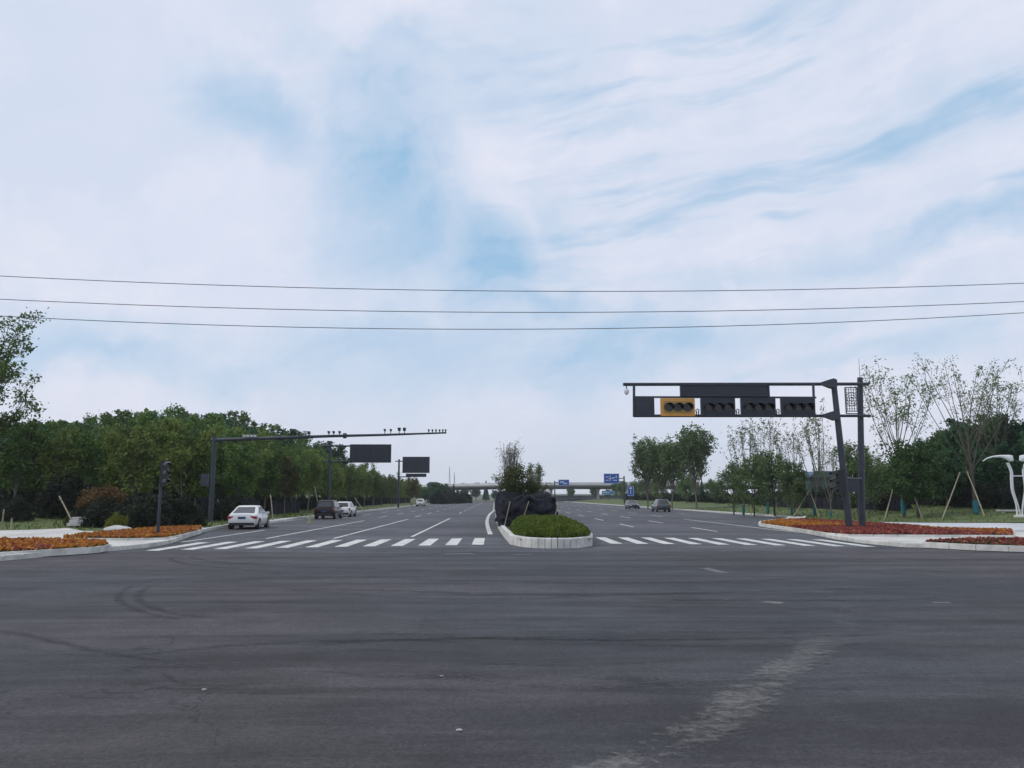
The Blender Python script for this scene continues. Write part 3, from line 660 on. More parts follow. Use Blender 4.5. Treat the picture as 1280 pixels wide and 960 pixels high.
# shrubs
def make_shrub(name, seed, w_, h_, m_, n=2600, leaf=.07, box=False):
    q = np.random.default_rng(seed); root = empty(name)
    a = q.normal(size=(n, 3)); a /= np.linalg.norm(a, axis=1)[:, None]; a[:, 2] = np.abs(a[:, 2])
    lum = 1 + .13 * np.sin(a[:, 0] * 7 + seed) * np.sin(a[:, 1] * 6 + 1) + .1 * np.sin(a[:, 2] * 9 + a[:, 0] * 5)
    rad_ = q.uniform(.45, 1.03, n) ** .5 * lum
    if box: a = np.sign(a) * np.abs(a) ** .55
    C = a * rad_[:, None] * np.array([w_ / 2, w_ / 2, h_ * .92]) + np.array([0, 0, .05 * h_])
    V, Fc = leaves(C, leaf, r=q); npmesh('foliage', V, Fc, m_, parent=root)
    sb = MB(); r = random.Random(seed)
    for _ in range(6):
        sb.tube(curve((0, 0, 0), (r.gauss(0, .5), r.gauss(0, .5), 1), h_ * .7, 3, 0, .1, r), [.03, .02, .015, .008], 5)
    sb.build('stem', M_bark, root, fix=False); remember(root); return root
sh_dark = make_shrub('dark_shrub', 1, 2.6, 2.0, leafmat('shrub_dark', (.010, .017, .011), (.022, .035, .018), .3, 1), 5200, .085)
sh_yel = make_shrub('yellow_green_shrub', 2, 1.4, 1.15, leafmat('shrub_yellow', (.09, .11, .012), (.16, .17, .02), .1, 1), 2600, .06)
sh_rust = make_shrub('rusty_shrub', 3, 3.0, 1.3, leafmat('shrub_rust', (.10, .050, .022), (.17, .11, .035), .2, 1), 4200, .08)
sh_green = make_shrub('green_shrub', 4, 1.6, 1.1, LF_spr, 2600, .07)
GS = 'dark shrubs under the left trees'
def shrub(pr, px, d, s, lab, grp=None, z=None, cat='shrub'):
    x = at(px, 640, d).x; return put(pr, x, d, s, lab, cat, grp, z=z)
for px, d, s in ((168, 48, .95), (186, 47, 1.0), (206, 49, 1.05), (226, 50, .95), (238, 51.5, .7), (130, 50, .9), (112, 51, .75), (20, 55, .8), (279, 63, .9), (300, 64, .9), (292, 66, 1.0)):
    shrub(sh_dark, px, d, s, 'dark rounded shrub in the clump under the left trees', GS)
shrub(sh_yel, 147, 45, .85, 'bright yellow green ball shrub beside the left paving')
shrub(sh_yel, 249, 53, .7, 'small yellow green ball shrub beside the mast column')
shrub(sh_rust, 128, 52, 1.05, 'rusty brown shrub on the bank behind the yellow green ball', z=1.3)
shrub(sh_green, 96, 52, .9, 'loose green shrub by the leaning pole')
GH = 'dark hedge plants along the left row'
for y in range(66, 250, 5):
    put(sh_dark, -27.0 + rr_.uniform(-.7, .7), y + rr_.uniform(-1, 1), rr_.uniform(.85, 1.25), 'dark shrub in the hedge beneath the planted row on the left', 'shrub', GH)
GH3 = 'dark hedge plants along the edge of the left wood'
for y in range(60, 110, 5):
    for xo in (-30, -36, -42):
        if -xo / y < .68: put(sh_dark, xo + rr_.uniform(-1.5, 1.5), y + rr_.uniform(-1, 1), rr_.uniform(1.0, 1.5), 'dark shrub at the foot of the left wood', 'shrub', GH3)

# ---- right hand trees
G3 = 'leafy upright trees in the cluster beside the parked cars'
upright = make_tree('upright_tree', 51, 9.5, .12, 1.8, 2.3, 20, .14, LF_up, M_barkl, leaf=.16, per=15, sig=.30, twigs=8, base_tilt=.58, wob=.05, top_only=.3)
for px, d, ht in ((808, 128, 556), (824, 124, 560), (838, 122, 558), (868, 118, 543)):
    v = at(px, ht, d); put(upright, v.x, d, (v.z - .6) / 9.3, {808: 'leftmost of the upright trees beyond the parked cars', 824: 'upright tree directly above the grey parked estate', 838: 'third upright tree beyond the parked cars', 868: 'tallest and rightmost of the upright trees beyond the parked cars'}[px], group=G3)
vase = make_tree('vase_shaped_tree', 61, 11.5, .16, 2.6, 3.9, 13, .05, LF_up, M_bark, leaf=.085, lr=.26, per=6, sig=.20, twigs=6, base_tilt=.66, wob=.035, top_only=.62, wrap=(.15, 1.1), twig_len=.20, gap=.25, twr=.10)
v = at(1205, 452, 62); put(vase, v.x, 62, (v.z - 1) / 11.2, 'large vase shaped almost bare tree with blue green trunk wrap behind the plaza', rz=.5)
vase2 = make_tree('vase_shaped_tree', 64, 9.5, .12, 2.2, 2.6, 14, .12, LF_up, M_bark, leaf=.085, lr=.28, per=6, sig=.22, twigs=8, base_tilt=.55, wob=.05, top_only=.4, wrap=(.3, 1.3), twr=.15)
v = at(1118, 470, 66); put(vase2, v.x, 66, (v.z - 1) / 9.4, 'sparse spindly tree right of the gantry columns', rz=2)
v = at(1255, 470, 72); put(vase2, v.x, 75, (v.z - 1) / 10.4, 'sparse tree with twiggy top at the right edge of the picture', rz=4)
twig = make_tree('sparse_tree', 71, 9.5, .11, 1.6, 2.0, 10, .20, LF_grey, M_barkl, leaf=.10, per=5, sig=.18, twigs=8, base_tilt=.48, wob=.05, top_only=.45, gap=.2, wrap=(.2, 1.2))
leafy = make_tree('leafy_tree', 73, 6.5, .12, 1.2, 2.0, 9, .16, LF_grey, M_bark, leaf=.13, per=22, sig=.30, clumps=26, cper=50, csig=.40, twigs=6, base_tilt=.7)
for px, d, ht, pr, lab in ((925, 80, 532, twig, 'sparse tree with tufted top under the blank gantry panel'), (955, 84, 526, twig, 'sparse tall tree below the middle of the gantry'), (985, 82, 540, twig, 'thin sparse tree below the right end of the gantry'), (1012, 76, 520, twig, 'tall thin tree with bare rods left of the gantry columns'), (1034, 70, 560, twig, 'short sparse tree beside the left gantry column'),
                           (915, 86, 580, leafy, 'bushy tree at the left end of the right hand grove'), (940, 78, 572, leafy, 'bushy green tree in the middle of the right hand grove'), (965, 80, 568, leafy, 'broad bushy tree in the right hand grove'), (990, 76, 578, leafy, 'bushy dark tree by the teal wrapped trunks'), (1068, 72, 560, leafy, 'leafy tree seen between the gantry columns'), (1090, 76, 575, leafy, 'leafy tree just right of the gantry columns')):
    v = at(px, ht, d); put(pr, v.x, d, (v.z - .7) / (9.2 if pr is twig else 6.4), lab)
rnd = make_tree('round_tree', 81, 6.6, .16, 1.5, 2.5, 8, .08, leafmat('leaf_round', (0.03, 0.075, 0.022), (0.07, 0.135, 0.038), .1, .8), leaf=.14, per=20, sig=.35, clumps=120, cper=70, csig=.36)
v = at(1141, 547, 64); put(rnd, v.x, 64, (v.z - .9) / 6.5, 'dense round crowned green tree left of the vase shaped tree')
G4 = 'dark trees massed behind the plaza'
for px, d, ht in ((1185, 78, 552), (1215, 84, 545), (1245, 80, 540), (1275, 76, 543), (1300, 72, 550), (1165, 88, 565), (1200, 92, 548), (1230, 95, 546), (1262, 92, 548), (1110, 92, 585), (1135, 95, 580), (1090, 98, 592), (1330, 80, 540), (1180, 70, 575), (1222, 72, 570), (1262, 70, 565), (1300, 68, 560)):
    v = at(px, ht, d); put(wood[0 if px % 2 else 1], v.x, d, (v.z - .9) / 10.2, 'dark dense tree massed behind the plaza on the right', group=G4, sz=(v.z - .9) / 10.0)
GH2 = 'dark hedge plants along the right verge'
for y in range(62, 260, 5):
    put(sh_dark, 38.5 + (y - 62) * .02 + rr_.uniform(-.6, .6) + (3 if y < 75 else 0), y, rr_.uniform(.85, 1.15), 'dark shrub in the hedge behind the right verge', 'shrub', GH2)
for y in range(66, 96, 6):
    for xo in (44, 52, 60):
        if xo / y < .72: put(sh_dark, xo + rr_.uniform(-1, 1), y + rr_.uniform(-1, 1), rr_.uniform(1.2, 1.6), 'dark shrub in the hedge behind the right verge', 'shrub', GH2)
GF = 'trees along the far right verge'
for y in range(96, 300, 9):
    if y in range(112, 134): continue
    put(leafy, 37 + rr_.uniform(-2, 2) + (y - 90) * .03, y, rr_.uniform(.65, .85) * (1 if y > 150 else .75), 'leafy tree along the far right verge towards the bridge', group=GF)
# ---- central island trees
mt1 = make_tree('island_tree', 91, 5.6, .07, .8, 1.15, 22, .26, leafmat('leaf_island', (0.05, 0.085, 0.03), (0.125, 0.125, 0.045), .1, 1.2), M_bark, leaf=.05, per=2, sig=.14, clumps=0, twigs=9, base_tilt=.42, wob=.04, top_only=.35)
lowf = make_tree('island_bush', 92, 3.9, .05, .7, 1.3, 10, .2, leafmat('leaf_island', (0.05, 0.085, 0.03), (0.125, 0.125, 0.045), .1, 1.2), M_bark, leaf=.075, per=26, sig=.22, clumps=26, cper=50, csig=.28, twigs=5, base_tilt=.6)
put(mt1, 1.15, 56, .92, 'twiggy upright tree rising from the black netting on the island', z=.4)
put(lowf, 1.15, 50, .80, 'green and orange tinted bush showing above the black netting', cat='bush', z=.4)
put(lowf, 2.5, 50.5, .62, 'second orange tinted bush above the netting, to the right', cat='bush', z=.4)
o = put(mt1, 3.0, 62, .62, 'small thin tree right of the twiggy tree on the island', z=.4)
thin = make_tree('slender_tree', 93, 5.2, .035, 2.0, .35, 6, .35, LF_grey, M_barkl, leaf=.07, per=6, sig=.12, twigs=4, base_tilt=.3, wob=.04)
for i, (x, y, s, lab) in enumerate(((3.2, 70, .92, 'slender sapling on the island nearest the twiggy tree'), (4.0, 74, .95, 'slender sapling at the right end of the island trees'), (3.75, 66, .85, 'slender sapling between the other island saplings'))):
    put(thin, x, y, s, lab, z=.4)
for i, y in enumerate(range(90, 280, 14)):
    put(lowf, 2.2, y, .62, 'low bush further along the central island', cat='bush', group='bushes along the central island', z=.4)

# black shade netting wrapped round the island planting
def net(name, x0, x1, y0, y1, h, label, seed, z0=.34):
    r = random.Random(seed); nx, nz_ = 26, 18; mb = MB()
    per = []
    peri = [(x0, y0), (x1, y0), (x1, y1), (x0, y1)]
    for a in range(4):
        p, q = Vector(peri[a]), Vector(peri[(a + 1) % 4]); n_ = 44 if a % 2 == 0 else 70
        for i in range(n_): per.append((p.lerp(q, i / n_), (q - p).normalized()))
    n_ = len(per); rings = []
    for k in range(nz_):
        t = k / (nz_ - 1); ring = []
        for i, (p, tn) in enumerate(per):
            nn = Vector((tn.y, -tn.x)); q3 = Vector((p.x * 1.1 + seed, p.y * 1.1, t * 2.2))
            fold = 1 - abs(mnoise.noise(q3 * 1.6)) * 2
            off = .34 * mnoise.noise(q3 * .8) + .16 * fold + .05 * mnoise.noise(q3 * 5) - .25 * max(0, t - .6)
            top_h = h * (1 + .20 * mnoise.noise(Vector((p.x * .9 + seed, p.y * .5, 0))) * 2)
            ring.append((p.x + nn.x * off, p.y + nn.y * off, z0 + t * top_h - .12 * t * abs(mnoise.noise(q3 * 2.3))))
        rings.append(ring)
    cx, cy = (x0 + x1) / 2, (y0 + y1) / 2
    for f, dz in ((.8, .06), (.4, .10)):
        rings.append([(cx + (x - cx) * f, cy + (y - cy) * (1 - (1 - f) * .3), z + dz * math.sin(i * .6) + .16 * mnoise.noise(Vector((x, y, seed)))) for i, (x, y, z) in enumerate(rings[nz_ - 1])])
    mb.loft(rings); o = mb.build(name, M_net, smooth=75); return tag(o, label, 'netting')
net('shade_net', .42, 3.35, 46, 56, 1.62, 'black shade netting wrapped round the planting on the central island', 5)
net('shade_net', .4, 3.5, 57, 84, 1.75, 'second stretch of black netting further along the central island', 9)
st_ = MB()
for x in (.55, 1.45, 3.2):
    s1 = MB(); s1.tube([(x, 45.70, .3), (x + (.5 if x > 1 else .35), 45.74, 1.75)], .03, 6); tag(s1.build('netting_post', M_stake), {.55: 'thin wooden post at the left corner of the black netting', 1.45: 'thin wooden post in the middle of the black netting', 3.2: 'thin wooden post at the right end of the black netting'}[x], 'post')
# dark netting fences at the foot of the verge trees
def lownet(x0, y0, x1, y1, h, label):
    mb = MB(); n_ = 40; a, b = Vector((x0, y0)), Vector((x1, y1)); t = (b - a).normalized(); nn = Vector((-t.y, t.x)); rings = []
    for i in range(n_ + 1):
        p = a.lerp(b, i / n_); o_ = .12 * math.sin(i * 1.1); hh = h * (1 + .12 * math.sin(i * .45) + .06 * math.sin(i * 1.7)); z = H(p.x, p.y)
        q0 = p + nn * o_; q1 = p + nn * (o_ + .05)
        rings.append([(q0.x, q0.y, z - .05), (q0.x, q0.y, z + hh), (q1.x, q1.y, z + hh), (q1.x, q1.y, z - .05)])
    mb.loft(rings); tag(mb.build('net_fence', M_net, smooth=60), label, 'net fence')
lownet(-23, 64, -23, 80, 1.7, 'black net fence at the foot of the trees behind the white saloon')
lownet(-23, 84, -23, 96, 1.4, 'black net fence behind the dark red car')
lownet(37, 84, 37.5, 112, 1.3, 'black net fence under the trees left of the gantry grove')
lownet(37.5, 74, 37.5, 82, 1.3, 'short black net fence under the gantry grove')

# stakes propping the trees
def stake(a, b, label, group=None):
    mb = MB(); mb.tube([a, tuple((Vector(a) + Vector(b)) / 2 + Vector((.02, 0, .01))), b], [.055, .05, .04], 7); mb.tube([tuple(Vector(b) - (Vector(b) - Vector(a)).normalized() * .3), tuple(Vector(b) - (Vector(b) - Vector(a)).normalized() * .18)], .075, 7)
    return tag(mb.build('tree_stake', M_stake), label, 'stake', group)
def pst(p0, p1, d0, d1, label, group=None):
    a = at(*p0, d0); a.z = H(a.x, a.y) - .1; b = at(*p1, d1); return stake(tuple(a), tuple(b), label, group)
pst((1176, 640), (1200, 590), 60.5, 62, 'left prop of the vase shaped tree behind the plaza')
pst((1231, 643), (1208, 588), 60, 62, 'right prop of the vase shaped tree behind the plaza')
pst((1104, 634), (1119, 600), 64, 65.5, 'left prop of the spindly tree right of the gantry')
pst((1152, 632), (1138, 608), 63, 64, 'prop at the foot of the round crowned tree')
pst((990, 640), (1010, 616), 74, 76, 'left prop of the bare rod tree left of the gantry columns')
pst((1024, 637), (1013, 616), 74, 76, 'right prop of the bare rod tree left of the gantry columns')
pst((938, 640), (944, 618), 78, 79, 'short prop under the middle of the right hand grove')
pst((970, 638), (970, 622), 78, 80, 'upright stick under the right hand grove')
pst((95, 655), (74, 620), 50, 51, 'pale pole leaning to the left beside the rusty shrub')
pst((456, 639), (443, 622), 100, 102, 'pale prop leaning on a tree beyond the white hatchback')
pst((400, 634), (393, 608), 88, 89, 'pale upright prop behind the dark red car')
pst((341, 652), (338, 618), 66, 67, 'thin prop behind the white saloon')
pst((279, 650), (272, 624), 62, 63, 'prop beside the mast column')
# benches/steps and stones on the left paving
stn = MB()
for k_ in range(3): stn.box((at(101, 655, 50).x, 50 - k_ * .35, H(-25, 50) + .55 - k_ * .17), (1.0 - .1 * k_, .34, .16))
tag(stn.build('stone_steps', M_conc, smooth=0), 'three small pale stone steps at the foot of the leaning pole', 'steps')
def rock(px, py, d, s, label, seed):
    bm = bmesh.new(); bmesh.ops.create_icosphere(bm, subdivisions=3, radius=1); r = random.Random(seed)
    for v in bm.verts: v.co = Vector((v.co.x * s[0], v.co.y * s[1], v.co.z * s[2])) * (1 + .12 * math.sin(v.co.x * 5 + seed) * math.cos(v.co.y * 4) + r.uniform(-.02, .02))
    me = bpy.data.meshes.new('boulder'); bm.to_mesh(me); bm.free(); me.materials.append(M_conc); me.polygons.foreach_set('use_smooth', [True] * len(me.polygons))
    o = bpy.data.objects.new('boulder', me); col.objects.link(o); p = at(px, py, d); o.location = (p.x, d, H(p.x, d) + s[2] * .5); return tag(o, label, 'boulder')
rock(147, 663, 44, (.75, .4, .22), 'pale flat boulder behind the left orange flowers', 2)
rock(163.5, 656, 46.5, (.16, .16, .2), 'small white stone below the dark shrubs', 5)
rock(144, 630, 51, (.7, .4, .2), 'pale stone lying in front of the rusty shrub', 7)
for px, d, lab in ((3, 47, 'leftmost pale marker post in the grass'), (14, 46, 'short pale marker post in the grass')):
    mp = MB(); x = at(px, 650, d).x; mp.tube([(x, d, H(x, d) - .05), (x + .03, d, H(x, d) + 1.1 - .5 * (px > 10))], [.05, .04], 7); mp.tube([(x + .03, d, H(x, d) + 1.1 - .5 * (px > 10)), (x + .03, d, H(x, d) + 1.16 - .5 * (px > 10))], [.055, .03], 7)
    tag(mp.build('marker_post', M_stake), lab, 'post')
bx_ = MB(); x = at(1006, 630, 74.5).x
# grass blades
for poly, n_, nm in ((gl, 30000, 'left'), (gr, 26000, 'right')):
    near = [p for p in poly]
    P = scatter(near, n_ * 3); P = P[(P[:, 1] < 120) & (np.abs(P[:, 0]) < .72 * P[:, 1])][:n_]
    z_ = HV(P[:, 0], P[:, 1]); n2 = len(P); hgt = rng.uniform(.08, .26, n2); an = rng.uniform(0, 3.14, n2); wv = .05
    dx, dy = np.cos(an) * wv, np.sin(an) * wv; lx, ly = rng.normal(0, .05, n2), rng.normal(0, .05, n2)
    V = np.stack([np.column_stack([P[:, 0] - dx, P[:, 1] - dy, z_]), np.column_stack([P[:, 0] + dx, P[:, 1] + dy, z_]),
                  np.column_stack([P[:, 0] + dx * .3 + lx, P[:, 1] + dy * .3 + ly, z_ + hgt]), np.column_stack([P[:, 0] - dx * .3 + lx, P[:, 1] - dy * .3 + ly, z_ + hgt])], 1).reshape(-1, 3)
    o = npmesh('grass', V, np.arange(n2 * 4).reshape(-1, 4), leafmat('grass_blade', (0.045, 0.09, 0.016), (0.13, 0.18, 0.032), .05, .6))
    tag(o, 'green and yellowish grass growing on the %s verge' % nm, 'grass', kind='stuff')

# ------------------------------------------------------------------ signal gantry on the right
GY = 44.6
gp = empty('signal_gantry', (at(1061, 640, GY).x, GY, .12)); gpl = gp.location.copy()
tag(gp, 'dark steel gantry on twin columns carrying a row of traffic lights over the road', 'traffic light gantry')
def G(px, py, dy=0): p = at(px, py, GY + dy); return Vector((p.x - gpl.x, p.y - gpl.y, p.z - gpl.z))
def gbox(name, x0, y0, x1, y1, dep, m_, dy=0, parent=None, smooth=0):
    a, b = G(x0, y0, dy), G(x1, y1, dy); mb = MB(); mb.box(((a.x + b.x) / 2, dy, (a.z + b.z) / 2), (abs(b.x - a.x), dep, abs(a.z - b.z))); return mb.build(name, m_, parent or gp, smooth)
c1 = MB(); t1 = G(1041.5, 474); b1_ = Vector((.0, 0, 0)); c1.tube([b1_, b1_.lerp(t1, .5), t1], [.19, .175, .155], 12); c1.build('column', M_steel, gp)
c1.v = []; 
c2 = MB(); t2 = G(1075, 472, .9); b2_ = Vector((G(1087, 664).x, .9, 0)); c2.tube([b2_, b2_.lerp(t2, .5), t2], [.19, .175, .155], 12); c2.build('column', M_steel, gp)
for b_ in (b1_, b2_):
    bp_ = MB(); bp_.box(b_ + Vector((0, 0, .04)), (.9, .9, .08))
    for i in (-1, 1):
        for j in (-1, 1): bp_.tube([b_ + Vector((i * .34, j * .34, .08)), b_ + Vector((i * .34, j * .34, .2))], .035, 6)
    bp_.build('base_plate', M_steel, gp)
tb_ = MB(); a, b = G(779, 480.5), G(1085, 480, .5); tb_.tube([a, b], .10, 8); tb_.build('upper_beam', M_steel, gp)
tb_ = MB(); a, b = G(792, 519.8), G(1088, 519.8, .4); tb_.tube([a, b], .085, 8); tb_.build('lower_beam', M_steel, gp)
for (yy, xx) in ((479.5, 1040), (519.5, 1043)):
    gs = MB(); p0 = G(xx, yy); gs.loft([[p0 + Vector((dx, y_, z_)) for y_, z_ in ((-s, -s), (s, -s), (s, s), (-s, s))] for dx, s in ((-.62, .08), (-.25, .20), (.0, .27), (.22, .20))]); gs.build('gusset', M_steel, gp, 0)
for x_ in (792.5, 1016.5):
    hb = MB(); hb.tube([G(x_, 480), G(x_ + (1.5 if x_ > 900 else 0), 521)], .075, 8); hb.build('hanger', M_steel, gp)
for y_ in (496.3, ):
    hb = MB(); a, b = G(792, y_), G(1020, y_); hb.box(((a.x + b.x) / 2, 0, a.z), (b.x - a.x, .10, .10)); hb.build('frame_rail', M_steel, gp)
gbox('message_panel', 850, 481.5, 960, 495.2, .22, M_panelback, -.05)
gbox('blank_panel', 793.5, 497.5, 818, 520.5, .16, M_panelback, -.02)
lipf = MB(); a, b = G(850, 481.5), G(960, 495.2)
for xx in (a.x, b.x): lipf.box((xx, -.18, (a.z + b.z) / 2), (.08, .06, a.z - b.z))
for zz in (a.z, b.z): lipf.box(((a.x + b.x) / 2, -.18, zz), (b.x - a.x + .08, .06, .07))
lipf.build('panel_rim', M_steel, gp, 0)
def disc(mb, c, r, dep, n=20, k=0):
    c = Vector(c); mb.tube([c, c + Vector((0, -dep, 0))], r, n, k)
for i, (x0, x1) in enumerate(((825.5, 868.5), (875.5, 919), (925.5, 969.5), (975.5, 1018.5))):
    hd_ = gbox('signal_head', x0, 498, x1, 520.3, .20, M_orange if i == 0 else M_panelback, -.03)
    if i == 0: hd_['label'] = 'signal head with an orange border'
    a, b = G(x0, 498), G(x1, 520.3); cz = (a.z + b.z) / 2; wdt = b.x - a.x; hh = a.z - b.z
    face = MB(); face.box(((a.x + b.x) / 2, -.14, cz), (wdt * .84, .04, hh * .66)); f_ = face.build('face_plate', M_panelback if i else mat('olive_plate', (.34, .24, .07), .6), hd_, 0)
    for k_ in range(3):
        cx_ = a.x + wdt * (.22 + .28 * k_)
        ln2 = MB(); disc(ln2, (cx_, -.16, cz - .02), .235, .03); ln2.build('lens', M_lens, hd_)
        vis = MB(); ro = .27; pts_o = [(cx_ + ro * math.cos(R(t)), cz - .02 + ro * math.sin(R(t))) for t in range(-20, 201, 20)]; pts_i = [(cx_ + (ro - .025) * math.cos(R(t)), cz - .02 + (ro - .025) * math.sin(R(t))) for t in range(-20, 201, 20)]
        n_ = len(pts_o); vs = [(x, -.16, z) for x, z in pts_o] + [(x, -.16, z) for x, z in pts_i] + [(x, -.52 if z > cz else -.34, z - .03) for x, z in pts_o] + [(x, -.52 if z > cz else -.34, z - .03) for x, z in pts_i]
        fs = []
        for j in range(n_ - 1): fs += [(j, j + 1, 2 * n_ + j + 1, 2 * n_ + j), (n_ + j, 3 * n_ + j, 3 * n_ + j + 1, n_ + j + 1), (2 * n_ + j, 2 * n_ + j + 1, 3 * n_ + j + 1, 3 * n_ + j)]
        vis.add(vs, fs); vis.build('visor', M_black, hd_)
for x_ in (872, 922.3, 972.5):
    br = MB(); p0 = G(x_, 520); br.tube([p0 + Vector((-.09, 0, 0)), p0 + Vector((-.05, 0, .2)), p0 + Vector((-.09, 0, .33)), p0 + Vector((0, 0, .40)), p0 + Vector((.09, 0, .33)), p0 + Vector((.05, 0, .2)), p0 + Vector((.09, 0, 0))], .035, 6); br.build('ornament_bracket', M_steel, gp)
cmr = MB(); p0 = G(783, 482); cmr.tube([p0, p0 + Vector((0, 0, -.22))], .03, 6); cmr.build('camera_stem', M_steel, gp)
cmr = MB(); cmr.loft([[p0 + Vector((r_ * math.cos(t), r_ * math.sin(t), z_)) for t in [j * math.pi / 6 for j in range(12)]] for r_, z_ in ((.06, -.2), (.13, -.24), (.14, -.36), (.12, -.44), (.05, -.52))]); cmr.build('dome_camera', M_white, gp)
# lattice panel with a fretwork pattern between columns
lt = MB(); a, b = G(1056, 484.5, .4), G(1073, 517, .4); cx_, cz_ = (a.x + b.x) / 2, (a.z + b.z) / 2; wq, hq = (b.x - a.x), (a.z - b.z)
for xx in (a.x, b.x): lt.box((xx, .4, cz_), (.05, .06, hq))
for zz in (a.z, b.z, b.z + .14): lt.box((cx_, .4, zz), (wq, .06, .05))
for k_ in range(5): lt.box((a.x + wq * (k_ + .5) / 5, .4, cz_ + .07), (.022, .04, hq * .86))
for k_ in range(8): lt.box((cx_, .4, b.z + .2 + (hq - .25) * (k_ + .5) / 8), (wq * .94, .04, .022))
for k_ in range(3): 
    q = .16 * (k_ + 1) * .8; ring = [(cx_ + q * math.cos(t), .38, cz_ + .07 + q * math.sin(t)) for t in [j * math.pi / 6 for j in range(13)]]; lt.tube(ring, .02, 5, cap=False)
lt.build('lattice_panel', M_steel, gp, 0)
cb = gbox('cable_cabinet', 1052, 599, 1073, 615, .55, M_steel, .35); lid = gbox('cabinet_lid', 1051, 597, 1074, 598.8, .65, mat('pale_lid', (.12, .13, .15), .5), .35)
sg = MB(); p0 = G(1050, 603); sg.box(p0 + Vector((-.02, -.1, 0)), (.34, .30, 1.35)); sgo = sg.build('side_signal', M_black, gp, 0)
for k_ in (-1, 0, 1):
    vz = p0 + Vector((-.2, -.1, .43 * k_ + .05)); vb = MB()
    vb.loft([[vz + Vector((-dx, .19 * math.cos(t), .19 * math.sin(t) * sc_ + dz)) for t in [R(q) for q in range(0, 181, 20)]] for dx, sc_, dz in ((0, 1, 0), (.2, .95, -.02), (.34, .8, -.05))], cap=False, closed=False)
    vb.build('visor', M_black, sgo); l2 = MB(); l2.tube([vz, vz + Vector((-.03, 0, 0))], .15, 14); l2.build('lens', M_lens, sgo)
rod = MB(); p0 = G(1075, 473, .9); rod.tube([p0, p0 + Vector((0, 0, 1.2))], [.018, .008], 5); rod.build('lightning_rod', M_steel, gp)

# ------------------------------------------------------------------ left mast with long arm
LY = 59.5; p0 = at(262.5, 655, LY); mx_, my_ = p0.x, LY; mz = H(mx_, my_)
ms_ = empty('camera_mast', (mx_, my_, mz)); tag(ms_, 'dark steel mast with a very long thin arm carrying small cameras over the left road', 'mast')
def ML_(px, py, dy=0): p = at(px, py, LY + dy); return Vector((p.x - mx_, p.y - my_, p.z - mz))
cl = MB(); top = ML_(263, 545); cl.tube([(0, 0, 0), (0, 0, top.z * .5), (0, 0, top.z)], [.18, .17, .15], 10); cl.build('column', M_steel, ms_)
bp_ = MB(); bp_.box((0, 0, .05), (.8, .8, .1)); bp_.build('base_plate', M_steel, ms_, 0)
am = MB(); am.tube([ML_(264, 550.2), ML_(340, 547.6), ML_(410, 545.2), ML_(480, 543.6), ML_(558, 541)], [.14, .13, .11, .09, .06], 8); am.build('arm', M_steel, ms_)
fl = MB(); pp = ML_(431, 544.6); fl.tube([pp + Vector((-.12, 0, 0)), pp + Vector((.12, 0, 0))], .20, 10); fl.build('arm_flange', M_steel, ms_)
def camera_part(px, py, white, s=1):
    p = ML_(px, py); mb = MB(); mb.tube([p + Vector((0, 0, -.12)), p + Vector((0, 0, .1))], .03, 5); mb.box(p + Vector((0, .02, .16 * s)), (.17 * s, .36 * s, .16 * s)); mb.box(p + Vector((0, -.05, .26 * s)), (.21 * s, .42 * s, .03)); mb.build('camera', M_white if white else M_steel, ms_, 0)
for px in (305, 309.5, 314, 318.5): camera_part(px, 547.2, True, .75)
camera_part(381, 543.5, True); camera_part(374, 544.5, False); camera_part(386, 544, False)
for px in (411, 417, 424.5): camera_part(px, 542.8, False, .8)
for px in (481, 488.5, 499, 505.5): camera_part(px, 540, False, 0.75 if px < 490 else 1.1)
for px in (536, 540.5, 545, 549.5, 553.5, 557): camera_part(px, 540, False, .65)
bxs = MB(); pp = ML_(256, 600); bxs.box(pp, (.5, .3, .9)); bxs.build('control_box', M_steel, ms_, 0)

# ---- left pole signal
d_ = 37.9; p0 = at(197, 672, d_); zs = .15
ps = empty('pole_signal', (p0.x, d_, zs)); tag(ps, 'three lens traffic light on a slim pole in the left flower bed', 'traffic light')
topz = at(200, 577, d_).z - zs
pl = MB(); pl.tube([(0, 0, 0), (0, 0, .5), (0, 0, topz * .93)], [.10, .07, .06], 10); pl.build('pole', M_steel, ps)
bp_ = MB(); bp_.tube([(0, 0, 0), (0, 0, .12)], .2, 10); bp_.build('base', M_steel, ps)
ca, cb_ = at(201.5, 576, d_), at(212.5, 607, d_); hx = (ca.x + cb_.x) / 2 - p0.x; hz0 = cb_.z - zs; hz1 = ca.z - zs
hs_ = MB(); hs_.box((hx - .04, -.05, (hz0 + hz1) / 2), (.32, .26, hz1 - hz0)); ho = hs_.build('housing', M_black, ps, 0)
rotv = Matrix.Rotation(R(40), 3, 'Z')
for k_ in range(3):
    vz = Vector((hx + .10, -.16, hz0 + (hz1 - hz0) * (k_ + .5) / 3)); vb = MB()
    vb.loft([[vz + rotv @ Vector((.16 * math.cos(R(q)), -dx, .17 * math.sin(R(q)) * sc_ + dz)) for q in range(-10, 191, 20)] for dx, sc_, dz in ((-.05, 1, 0), (.15, .95, -.01), (.30, .8, -.05))], cap=False, closed=False); vb.build('visor', M_black, ho)
    l2 = MB(); l2.tube([vz, vz + rotv @ Vector((0, -.03, 0))], .14, 14); l2.build('lens', M_lens, ho)
for zz in (.25, .75):
    b2 = MB(); b2.tube([(0, 0, hz0 + (hz1 - hz0) * zz), (hx - .1, -.02, hz0 + (hz1 - hz0) * zz)], .03, 6); b2.build('bracket', M_steel, ps)

